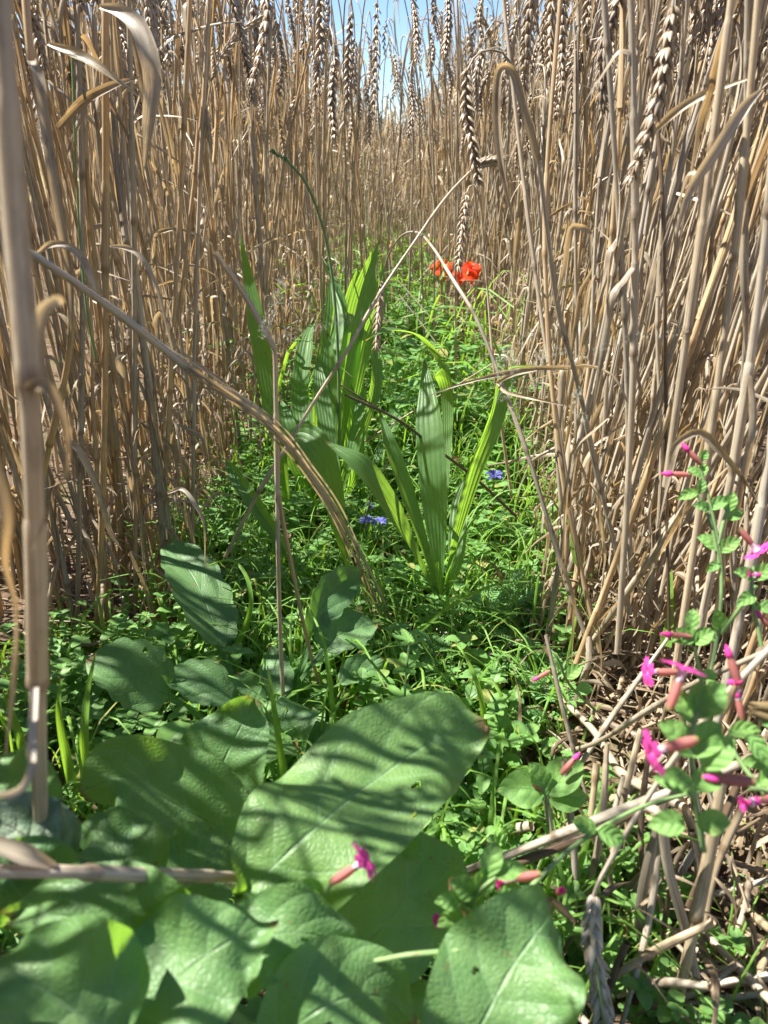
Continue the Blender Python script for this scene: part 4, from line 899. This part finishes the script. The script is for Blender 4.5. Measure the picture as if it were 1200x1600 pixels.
for i in range(44):
    y = rs.uniform(.85, 3.4); sd = -1 if i % 2 else 1; x = lane_mid(y)+sd*rs.uniform(.10, .22); b0 = np.array([x, y, gz(x, y)+.002]); z = rs.uniform(.02, .32); d = np.array([-sd*rs.uniform(.05, .32), rs.uniform(-.25, .25), z])
    big = "steep" if z > .17 else "low"; side_ = "left" if sd < 0 else "right"; lab = f"{big} thin dry straw reaching over the weeds from the {side_} lane edge, {'nearer' if y < 1.6 else 'farther'} part"
    T = thing("bent_straw", lab, "straw", b0, lab+"s"); m = MB(); stem_tube(m, [b0, b0+d*.45+rs.randn(3)*.012+[0, 0, .02], b0+d], rs.uniform(.0010, .0018), .0008, 6, (.06,), rs.rand(), 16); m.build("stem", [M_PALE, M_CROP, M_GREY][i % 3], T)
# feathery leaves
def frond(mb, b0, d, L, rs, rnd):
    p = smooth([b0, b0+d*L*.5+[0, 0, L*.12], b0+d*L-np.array([0, 0, L*.08])], 12); t = nrm(np.gradient(p, axis=0)); s = nrm(np.cross(d, [0, 0, 1.])); mb.tube(p, .0004, 3, rnd)
    for i in range(3, 12):
        for sg in (-1, 1):
            ln = L*.30*sin(pi*(i-1)/12)+.002
            e = p[i]+nrm(s*sg+t[i]*.7)*ln; q = smooth([p[i], e], 3); mb.blade(q, np.array([.0005, .0010, .0002]), np.cross(nrm(e-p[i]), [0, 0, 1.]), 2, 0, rnd)
            for f_ in (.45, .75):
                c = p[i]+(e-p[i])*f_
                for s2 in (-1, 1):
                    ee = c+nrm(nrm(e-p[i])+t[i]*s2*.9+rs.randn(3)*.1)*ln*.42; mb.blade(smooth([c, ee], 3), np.array([.0004, .0009, .0002]), np.array([0, .3, 1.]) if rs.rand() < .2 else np.cross(nrm(ee-c), [0, 0, 1.]), 2, 0, rnd)
def feathery(mb, b0, size, nf, rs):
    for k in range(nf):
        a = rs.uniform(0, 6.28); el = rs.uniform(.2, 1.1); d = np.array([cos(a)*cos(el), sin(a)*cos(el), sin(el)])
        st = b0+np.array([cos(a), sin(a), 0])*size*.2+[0, 0, size*rs.uniform(.1, .6)]; mb.tube(smooth([b0, (b0+st)/2+[0, 0, .003], st], 4), .0005, 3, .3); frond(mb, st, d, size*rs.uniform(.6, 1.1), rs, rs.rand())
rs = np.random.RandomState(52)
places = [(740, 1000, .05, "big"), (790, 985, .045, "big"), (700, 1040, .04, "mid"), (850, 1060, .04, "mid"), (330, 1110, .03, "low"), (250, 1120, .035, "low"), (200, 1140, .03, "low"), (470, 790, .06, "tall"), (600, 640, .08, "tall"), (650, 590, .08, "tall"), (800, 1130, .025, "low"), (770, 970, .05, "big"), (410, 760, .05, "tall"), (560, 600, .08, "tall")]
fl = ["feathery-leaved plant heading the lane floor, widest of the two beside the straw foot", "feathery-leaved plant touching the straw foot on the right", "feathery-leaved plant right of the cleavers whorls", "feathery-leaved plant under the small catchfly bud", "low feathery seedling right of the shaded broad leaf tip", "low feathery seedling behind the upright veined leaf", "low feathery seedling near the blurred stalk foot", "feathery plant beside the silvery ribwort leaf", "tall feathery plant behind the tall blue-green ribwort leaf", "tall feathery plant below the nodding ear", "tiny feathery seedling above the twin-leaved catchfly", "feathery plant at the foot of the middle ribwort clump", "feathery plant at the base of the left wall", "tall feathery plant among the backlit ribwort leaves"]
for (x, y, s, kd), lab in zip(places, fl):
    b0 = G(x, y+25, 0); T = thing("mayweed_plant", lab, "feathery plant", b0, None); m = MB(); feathery(m, b0, s, 12, rs); m.build("foliage", M_FEATHER, T)
# cleavers with whorls
def cleavers(label, pts, whorl, group=None):
    T = thing("cleavers_plant", label, "cleavers", pts[0]); q = smooth(pts, 30); b = MB(); b.tube(q, .0008, 4, .2); b.build("stem", M_STEMG, T)
    n = len(whorl); L = path_len(q)
    for k, (f_, s) in enumerate(whorl):
        c = at_len(q, L, f_*L[-1]); m = MB(); a0 = R.rand()
        for j in range(6):
            a = a0+j*2*pi/6+R.uniform(-.1, .1); d = nrm([cos(a), sin(a), R.uniform(.05, .35)]); e = smooth([c, c+d*s*.5, c+d*s], 8); v = np.linspace(0, 1, 8)
            m.blade(e, s*.20*np.sin(np.clip(v**1.3*.93+.05, 0, 1)*pi)**.7+.0002, np.cross(d, [0, 0, 1.]), 5, .2, R.rand())
        m.build("leaf_whorl", M_WEED, T)
cleavers("cleavers with three clear leaf whorls stacked behind the largest leaf", px3([(630, 1190, .58), (632, 1110, .565), (634, 1060, .56), (640, 1000, .56)]), [(.25, .016), (.55, .0175), (.80, .016), (1., .012)])
rs = np.random.RandomState(53)
cl = [(560, 1060), (690, 960), (520, 1120), (600, 950), (480, 1190), (760, 1090), (690, 1090), (380, 900), (430, 960), (600, 800), (640, 760)]
cw = ["left of the tall whorled cleavers", "below the middle ribwort clump", "above the upright veined leaf", "between the daisy leaves and the ribwort clump", "in the gap by the largest leaf", "under the feathery plants", "right behind the largest leaf", "at the foot of the left crop wall", "left of the daisy leaf pair", "by the cornflowers", "behind the middle ribwort clump"]
for (x, y), wh in zip(cl, cw):
    b0 = G(x, y+30); tp = b0+np.array([rs.uniform(-.01, .01), rs.uniform(-.02, .01), rs.uniform(.04, .07)])
    cleavers("small cleavers plant "+wh, [b0, (b0+tp)/2+rs.randn(3)*.003, tp], [(.45, .010), (.75, .012), (1., .008)])
# single sprigs near
sp = [(390, 1215), (460, 1200), (760, 1210), (745, 1260), (230, 1010), (110, 1140), (820, 1340), (500, 1010), (310, 1010), (420, 1090), (360, 930), (880, 1010)]
sw = ["with yellow-green leaves before the upright veined leaf", "left of the largest leaf", "beside the tip of the largest leaf", "below the tip of the largest leaf", "at the foot of the left wall stalks", "by the blurred stalk", "in front of the twin straws", "under the daisy leaf pair", "above the round daisy leaf", "between the daisy rosette and the upright leaf", "at the base of the left crop wall", "before the right straw foot"]
for (x, y), wh in zip(sp, sw):
    b0 = G(x, y+40); T = thing("chickweed_sprig", "light green chickweed sprig "+wh, "weed", b0); m = MB(); sprig(m, b0, .055, rs, 5, .0055); sprig(m, b0, .04, rs, 4, .005); m.build("foliage", M_WEED, T)
# longer grass leaves told apart
for k, (pts, hw, lab) in enumerate([
    ([(112, 1220, .50), (98, 1150, .48), (92, 1100, .47), (97, 1060, .47)], .0032, "broad grass blade right of the blurred stalk"),
    ([(135, 1230, .50), (132, 1150, .48), (138, 1080, .48), (150, 1020, .48)], .0034, "upright grass blade, second right of the blurred stalk"),
    ([(45, 1200, .48), (25, 1130, .46), (5, 1080, .45)], .0034, "grass blade leaning left behind the blurred stalk"),
    ([(370, 1010, .68), (392, 950, .66), (385, 900, .66), (360, 875, .67), (320, 885, .67)], .0024, "arched pale green grass blade at the left lane edge"),
    ([(450, 1250, .52), (435, 1150, .5), (425, 1080, .5), (418, 1040, .5)], .0026, "grass blade standing beside the foot of the pale broken straw"),
    ([(760, 1160, .6), (752, 1090, .58), (735, 1040, .58), (712, 1000, .6)], .0026, "grass blade slanting below the feathery plants"),
    ([(640, 1000, .72), (700, 950, .70), (770, 915, .68), (828, 908, .68)], .0022, "long grass blade lying level below the ribwort clump"),
    ([(700, 960, .74), (702, 890, .72), (735, 820, .72), (790, 760, .72)], .0018, "grass blade leaning right from the ribwort clump"),
    ([(905, 880, .7), (890, 820, .7), (885, 790, .7)], .0045, "blue-green grass blade standing inside the right crop wall, shorter one"),
    ([(915, 900, .7), (935, 840, .7), (945, 790, .7)][:0] or [(1040, 1010, .62), (1048, 960, .62), (1050, 890, .62)], .0045, "blue-green grass blade standing inside the right crop wall, taller one"),
    ([(525, 1150, .60), (515, 1060, .58), (505, 1000, .58), (480, 940, .6)], .0022, "grass blade rising under the daisy leaf pair"),
    ([(600, 960, .75), (590, 900, .74), (560, 850, .75)], .002, "short grass blade before the cornflowers")]):
    T = thing("wild_grass", lab, "grass", P(*pts[0])); q = smooth(px3(pts), 24); v = np.linspace(0, 1, 24); t = nrm(np.gradient(q, axis=0)); b = MB()
    b.blade(q, hw*np.clip(1.05-v, .04, 1)**.6, nrm(np.cross(t, nrm(C0-q))), 5, .4, R.rand(), twist=.7); b.build("blade", M_GRASS, T)
# moss mound
mb = MB(); c = G(95, 1020); a = np.linspace(0, 2*pi, 24, endpoint=False); rr = np.linspace(0, 1, 9)
g = np.array([[[c[0]+cos(t)*r_*.07, c[1]+sin(t)*r_*.06, gz(c[0], c[1])+.012*(1-r_**2)-.003+.002*sin(t*5+r_*9)] for t in a] for r_ in rr]); mb.grid(g, g.copy(), wrap=True)
for i in range(1500):
    t, r_ = R.uniform(0, 6.28), R.rand()**.5; b0 = np.array([c[0]+cos(t)*r_*.068, c[1]+sin(t)*r_*.058, gz(c[0], c[1])+.012*(1-r_**2)-.003]); d = nrm(R.randn(3)+[0, 0, 1.5])*.004
    mb.blade(smooth([b0, b0+d], 3), np.array([.0008, .0007, .0001]), nrm(R.randn(3)), 2, 0, R.rand())
tag(mb.build("moss", M_MOSS), "yellow-green moss patch at the left soil edge", kind='stuff')

# ------------------------------------------------------------------ catchflies, poppies, cornflowers
def hairs(th, p, r, n, ln=.0016):
    m = MB(); t, N, B = frames(p)
    for i in range(n):
        j = R.randint(len(p)); a = R.uniform(0, 6.28); o = N[j]*cos(a)+B[j]*sin(a); rr_ = r[j] if hasattr(r, '__len__') else r
        m.tube(np.array([p[j]+o*rr_, p[j]+o*(rr_+ln)+R.randn(3)*ln*.15]), .00006, 3, 0)
    m.build("hairs", M_HAIR, th)
def calyx(T, c, d, L=.014, wd=.0048, mat=None, hair=True):
    d = nrm(d); p = smooth([c, c+d*L*.5, c+d*L], 14); v = np.linspace(0, 1, 14); r = wd*.5*(.35+.65*np.sin(np.clip(v*.80+.1, 0, 1)*pi)**.7); r[-1] *= .9
    m = MB(); t, N, B = frames(p); k = 20; a = np.arange(k)*2*pi/k
    g = p[:, None]+(r[:, None]*(1+.09*np.cos(a*10)[None]))[..., None]*(N[:, None]*np.cos(a)[None, :, None]+B[:, None]*np.sin(a)[None, :, None])
    A = np.stack(np.broadcast_arrays(a[None]/6, v[:, None], .3), -1); m.grid(g, A.copy(), wrap=True)
    for j in range(5):
        aa = j*2*pi/5; o = N[-1]*cos(aa)+B[-1]*sin(aa); m.blade(smooth([p[-2]+o*r[-2]*.9, p[-1]+o*r[-1]*1.1+d*.002], 4), np.array([.001, .0009, .0006, .0001]), np.cross(o, d), 3, 0, .3)
    o_ = m.build("calyx", mat or M_CALYX, T)
    if hair: hairs(o_, p, r, 70, .0014)
    return p[-1], d
def flower(T, c, d, size=.0076, openness=1.):
    d = nrm(d); p = smooth([c, c+d*.0045], 6); m = MB(); m.tube(p, np.array([.0012, .0013, .0013, .0014, .0016, .0020]), 10, 0); m.build("flower_tube", M_WHITE, T)
    h = np.array([0, 0, 1.]) if abs(d[2]) < .8 else np.array([1., 0, 0]); u = nrm(np.cross(d, h)); w_ = np.cross(d, u); e = p[-1]
    for j in range(5):
        a = j*2*pi/5+.3; o = u*cos(a)+w_*sin(a); s = np.cross(d, o); m = MB(); n = 9; v = np.linspace(0, 1, n)
        q = smooth([e, e+o*size*.4*openness+d*size*(.15+.5*(1-openness)), e+o*size*openness+d*size*(.05+.9*(1-openness))], n)
        for sg in (-1, 1):        # two lobes
            qq = q+s*sg*size*.20*(v**1.5)[:, None]; m.blade(qq, size*.26*np.clip(np.sin(np.clip(v*.85+.10, 0, 1)*pi), 0, 1)**.6*np.clip(v*1.5+.15, 0, 1), s, 5, .15, R.rand(), ripple=size*.04, seed=j)
        m.build("petal", M_PINK, T)
def bud_tip(T, c, d, s=.0030):
    d = nrm(d); m = MB(); m.husk(c-d*.001, d, np.array([0, 0, 1.]), s*2.2, s*1.25, 10, 8, .4, .9); m.build("bud_tip", M_BUD, T)
def cleaf(T, c, d, L, hw, N=(0, -.5, .85)):
    L *= .88; hw *= .85
    d = nrm(d); gleaf(T, [c, c+d*L*.35+[0, 0, L*.05], c+d*L*.7, c+d*L-np.array([0, 0, L*.12])], hw, M_CATCH, 'point', N=N, m=9, n=22, fold=.25, ripple=L*.015, seed=R.randint(999), world=True)
def wd_dir(x, y, dz=0.):      # photo-plane direction (right, up) plus towards depth
    return nrm(RT*x+UP*y+FW*dz)
def catchfly(label, stems, leaves, calyces, r=.0011, hair=160):
    T = thing("catchfly", label, "catchfly", P(*stems[0][0]))
    for s in stems:
        q = smooth(px3(s), 30); m = MB(); m.tube(q, np.linspace(r, r*.75, 30), 8, .4); o = m.build("stem", M_STEMG, T); hairs(o, q, r, hair)
    for (x, y, d, dx, dy, L, hw) in leaves: cleaf(T, P(x, y, d), wd_dir(dx, dy, R.uniform(-.3, .3)), L, hw, N=nrm([R.uniform(-.4, .4), -.6, .7]))
    for (x, y, d, dx, dy, dz, kind, L) in calyces:
        L = L*.85; e, dd = calyx(T, P(x, y, d), wd_dir(dx, dy, dz), L, L*.29, M_CALYXG if kind == 'old' else M_CALYX)
        if kind == 'open': flower(T, e-dd*.001, dd)
        elif kind in ('bud', 'half'): bud_tip(T, e, dd)
        if kind == 'half': flower(T, e-dd*.001, dd, .006, .45)
    return T
catchfly("tall catchfly rising clear against the straw with two pink buds on top",
    [[(1095, 1120, .40), (1118, 1010, .40), (1127, 930, .40), (1124, 860, .40), (1108, 780, .40), (1095, 735, .40)], [(1124, 880, .40), (1110, 815, .40), (1088, 770, .40)], [(1127, 990, .40), (1160, 945, .39), (1182, 915, .385)], [(1122, 850, .40), (1132, 810, .40), (1140, 790, .40)]],
    [(1096, 745, .4, .3, .9, .010, .0028), (1096, 745, .4, -.9, .7, .010, .003), (1090, 770, .4, -.8, -.2, .012, .0035), (1092, 772, .4, .2, .9, .011, .003), (1108, 795, .4, .9, .5, .014, .004), (1108, 798, .4, -.8, .3, .012, .0035), (1122, 860, .4, -.7, .6, .015, .0045), (1124, 862, .4, .8, .6, .015, .0045), (1125, 880, .4, -.5, -.3, .009, .003), (1136, 800, .4, .2, .9, .014, .004), (1127, 990, .4, -.3, .9, .018, .005), (1135, 810, .4, .8, .3, .012, .004), (1092, 722, .4, .6, .8, .01, .003)],
    [(1096, 726, .4, -.7, .75, 0, 'bud', .012), (1078, 742, .4, -1, .05, 0, 'bud', .0115)])
catchfly("catchfly at the right edge with magenta flower facing the straw",
    [[(1190, 1010, .38), (1180, 960, .38), (1175, 920, .38), (1178, 885, .38)], [(1240, 960, .38), (1212, 940, .38), (1195, 950, .38)]],
    [(1178, 905, .38, -.9, .4, .014, .004), (1178, 905, .38, .7, .6, .014, .0045), (1180, 930, .38, -.8, -.3, .014, .004), (1182, 950, .38, .8, 0, .014, .004)],
    [(1155, 825, .39, .55, -.7, 0, 'open', .013), (1210, 985, .38, -.6, .6, 0, 'bud', .012), (1222, 900, .38, -1, .05, 0, 'half', .013)])
catchfly("catchfly with two open pink flowers side by side in mid right",
    [[(1110, 1130, .40), (1095, 1060, .39), (1085, 1010, .385)], [(1095, 1060, .39), (1080, 1048, .385), (1062, 1050, .38)]],
    [(1085, 1005, .385, -.7, .6, .014, .005), (1085, 1005, .385, .7, .6, .014, .005), (1085, 1000, .385, -.9, 0, .012, .004), (1080, 985, .385, .1, 1, .014, .004), (1095, 1060, .39, .9, .1, .012, .004), (1086, 1000, .385, .9, .1, .013, .004)],
    [(1060, 1050, .38, -1, .02, -.1, 'open', .014), (1082, 995, .385, -1, .1, 0, 'bud', .013)])
catchfly("strongly blurred near catchfly with a bright pink flower pointing down",
    [[(1100, 1330, .27), (1085, 1240, .265), (1080, 1160, .26), (1090, 1110, .26)], [(1085, 1250, .265), (1060, 1210, .26)]],
    [(1080, 1180, .26, -.7, .8, .019, .006), (1080, 1180, .26, .8, .7, .019, .006), (1085, 1130, .26, -.6, .9, .016, .005), (1090, 1120, .26, .7, .9, .018, .006), (1078, 1230, .26, -.9, .3, .015, .005), (1080, 1230, .26, .9, .3, .016, .005), (1095, 1120, .26, -.1, 1, .015, .005), (1100, 1200, .26, .6, .8, .018, .006), (1070, 1290, .265, -.8, 0, .014, .005), (1090, 1290, .265, .9, .2, .013, .005)],
    [(1045, 1110, .255, .35, 1, 0, 'open', .013), (1090, 1155, .25, -1, -.25, -.1, 'open', .014), (1180, 1222, .26, -1, .1, 0, 'bud', .015)])
catchfly("blurred catchfly hanging at the right photo edge near the straw pair",
    [[(1270, 1330, .30), (1210, 1260, .30), (1150, 1180, .31), (1140, 1140, .31)], [(1250, 1250, .28), (1200, 1235, .28), (1170, 1232, .28)]],
    [(1140, 1145, .31, .9, .2, .014, .004), (1160, 1190, .31, .9, -.1, .02, .004), (1185, 1225, .30, .9, .5, .014, .004), (1170, 1150, .3, .5, -.8, .014, .004), (1190, 1130, .3, .8, .2, .015, .004)],
    [(1155, 1070, .31, -.3, .9, 0, 'bud', .014), (1232, 1108, .3, -1, .1, 0, 'old', .016), (1225, 1130, .3, -1, .35, 0, 'old', .015), (1160, 1125, .31, -.2, 1, 0, 'half', .011), (1240, 1240, .28, -1, -.2, 0, 'half', .015), (1130, 1115, .3, .4, .9, 0, 'old', .012)])
catchfly("catchfly with two large round leaves and a red bud in the middle right",
    [[(858, 1340, .47), (856, 1290, .46), (852, 1240, .45)]],
    [(852, 1240, .45, -1, .12, .032, .013), (856, 1240, .45, .8, .75, .034, .012), (852, 1238, .45, -.5, 1, .026, .008), (858, 1250, .45, .9, .1, .026, .010), (850, 1245, .45, -.2, .9, .012, .004)],
    [(876, 1210, .445, .75, .85, 0, 'bud', .014), (846, 1236, .44, -.5, .5, -.6, 'old', .011)])
catchfly("small catchfly sprawling by the feathery plants with a magenta bud",
    [[(930, 1110, .62), (890, 1070, .60), (872, 1030, .59), (860, 1015, .59)]],
    [(880, 1050, .6, -.9, .5, .016, .005), (885, 1060, .6, .7, .7, .02, .006), (872, 1035, .6, -.7, .8, .014, .004), (900, 1080, .6, .9, .1, .018, .006)],
    [(860, 1048, .58, -.8, -.45, 0, 'bud', .013), (862, 1030, .59, -.5, .8, 0, 'old', .012)], hair=60)
catchfly("blurred catchfly low in front with several pink flowers between leaf and straws",
    [[(740, 1520, .30), (738, 1450, .29), (745, 1400, .285), (775, 1370, .285)], [(770, 1445, .30), (830, 1385, .31), (900, 1320, .32), (1000, 1262, .33), (1100, 1235, .34)], [(738, 1440, .29), (715, 1400, .285)]],
    [(740, 1400, .285, -.7, .6, .014, .005), (740, 1400, .285, .6, .9, .016, .005), (720, 1410, .285, -.9, .2, .012, .004), (760, 1370, .285, .3, 1, .016, .005), (775, 1370, .285, .9, .3, .014, .004), (725, 1430, .285, -.9, -.3, .012, .004), (930, 1300, .32, -.8, .4, .012, .004), (935, 1300, .32, .8, -.3, .014, .005), (780, 1400, .285, .9, .2, .012, .004)],
    [(845, 1365, .30, -1, -.2, 0, 'half', .013), (710, 1420, .30, -.1, 1, 0, 'old', .012), (870, 1395, .33, .0, .6, -1., 'bud', .012), (862, 1405, .33, .8, -.8, 0, 'old', .014), (735, 1425, .31, -.5, -.3, .3, 'half', .012), (800, 1370, .30, -.3, -.7, 0, 'half', .010)])
catchfly("catchfly flower with a swollen red calyx lying over the largest leaf",
    [[(470, 1460, .29), (500, 1410, .285), (520, 1375, .28)], [(715, 1486, .27), (640, 1492, .27), (575, 1502, .275), (500, 1500, .28)]],
    [(500, 1400, .285, -.6, .8, .012, .004), (492, 1420, .285, .8, -.5, .010, .003)],
    [(516, 1380, .28, .82, .58, -.1, 'open', .0135)])
# poppies
def poppy(label, stem, c, fl):
    T = thing("poppy", label, "poppy", P(*stem[0])); stemlet(T, stem, .0009, .0007, M_STEMD, n=24); c = P(*c)
    for k, (dx, dy, dz, s) in enumerate(fl):
        s *= 1.3
        o = wd_dir(dx, dy, dz); m = MB(); n = 12; q = smooth([c, c+o*s*.5+UP*s*.25, c+o*s+UP*s*.15], n); v = np.linspace(0, 1, n)
        m.blade(q, s*.66*np.clip(v*2.2+.1, 0, 1)*np.sqrt(np.clip(1-v**3.2, .002, 1)), nrm(np.cross(o, -FW+RT*.3)), 13, -.4, .3, s*.22, 17+5*k); m.build("petal", M_POPPY, T)
    m = MB(); m.husk(c, UP, RT, .012, .008, 8, 5, .2); m.build("seed_capsule", M_STEMD, T)
poppy("left red poppy flower glowing between the stalks at the right lane edge", [(712, 640, 1.75), (705, 560, 1.72), (700, 480, 1.7), (694, 432, 1.68)], (693, 428, 1.68), [(-.9, .3, .1, .023), (.9, .45, .2, .021), (-.3, -.6, -.5, .018), (.1, .9, .4, .022)])
poppy("right red poppy flower half hidden by the stalks", [(745, 640, 1.7), (740, 560, 1.68), (736, 480, 1.66), (732, 440, 1.64)], (731, 432, 1.62), [(-.9, -.3, .1, .024), (.9, .2, .2, .025), (.1, -.7, -.5, .019), (.3, .9, .4, .023)])
T = thing("poppy", "tiny red poppy petals low behind the ribwort clump", "poppy", G(712, 740))
for k in range(3): gleaf(T, [P(714, 722, 1.0), P(711+3*k, 718, 1.0), P(711+4*k, 713, 1.0)], .0024, M_CALYX, 'ovate', N=(0, -1, .2), m=5, n=10, world=True, name="petal")
def cornflower(label, x, y, d, s=.011, root=None):
    c = P(x, y, d); T = thing("cornflower", label, "cornflower", G(x+15, y+90) if root is None else root)
    stemlet(T, [c+[.01, .03, -.12], c+[.004, .01, -.05], c], .0007, .0006, M_STEMG, world=True, n=12)
    m = MB(); m.husk(c-[0, 0, .006], np.array([0, 0, 1.]), RT, .011, .007, 8, 5, .4); m.build("bud_base", M_STEMG, T)
    for j in range(16):
        a = j*.3927+R.uniform(-.2, .2); o = nrm([cos(a), sin(a), R.uniform(.2, 1.1)]); m = MB(); q = smooth([c+[0, 0, .003], c+o*s*.6+[0, 0, .003], c+o*s], 7)
        m.blade(q, s*np.array([.05, .07, .10, .16, .22, .18, .03]), np.cross(o, [0, 0, 1.]), 5, .5, R.rand()); m.build("petal", M_BLUE, T)
cornflower("blue cornflower right of the ribwort clump against the straw", 772, 749, .95, .013)
cornflower("blue cornflower low in the grass left of the ribwort clump, larger of the pair", 574, 822, .86, .012)
cornflower("blue cornflower low in the grass, smaller one of the pair beside the ribwort base", 594, 820, .87, .009)
cornflower("small dim blue cornflower half hidden above the low pair", 578, 795, .92, .008)

# ------------------------------------------------------------------ far trees beyond the field
def tree(x, y, h, seed, label):
    T = thing("tree", label, "tree", (x, y, 0), "trees on the horizon"); rs = np.random.RandomState(seed); m = MB(); m.tube(smooth([np.array([x, y, 0.]), np.array([x+.1, y, h*.4]), np.array([x, y, h*.75])], 8), np.linspace(h*.03, h*.01, 8), 7, 0)
    for k in range(6):
        a = rs.uniform(0, 6.28); b0 = np.array([x, y, h*rs.uniform(.3, .6)]); m.tube(smooth([b0, b0+np.array([cos(a), sin(a), .9])*h*.2], 4), np.linspace(h*.012, h*.004, 4), 5, 0)
    m.build("trunk", M_BARK, T); m = MB(); cl = rs.randn(30, 3)*[h*.2, h*.2, h*.19]+[x, y, h*.62]
    for c in cl:
        for j in range(70):
            p0 = c+rs.randn(3)*h*.06; d = nrm(rs.randn(3)); m.blade(np.array([p0, p0+d*h*.03]), h*.016, nrm(rs.randn(3)), 2, 0, rs.rand())
    m.build("crown", M_STEMD, T)
for k, (px, h) in enumerate([(566, 7.5), (588, 6.5), (603, 8.), (640, 6.), (668, 7.), (540, 6.)]):
    y = 190+10*k; x = (px-600)/F*y*1.08; tree(x, y, h, 900+k, ["tree at the left foot of the sky gap behind the ears", "lower tree left of the tallest horizon tree", "tallest dark tree on the horizon below the sky gap", "small pale tree on the horizon right of the tallest", "rightmost horizon tree behind the ears", "leftmost horizon tree almost hidden by the crop"][k])
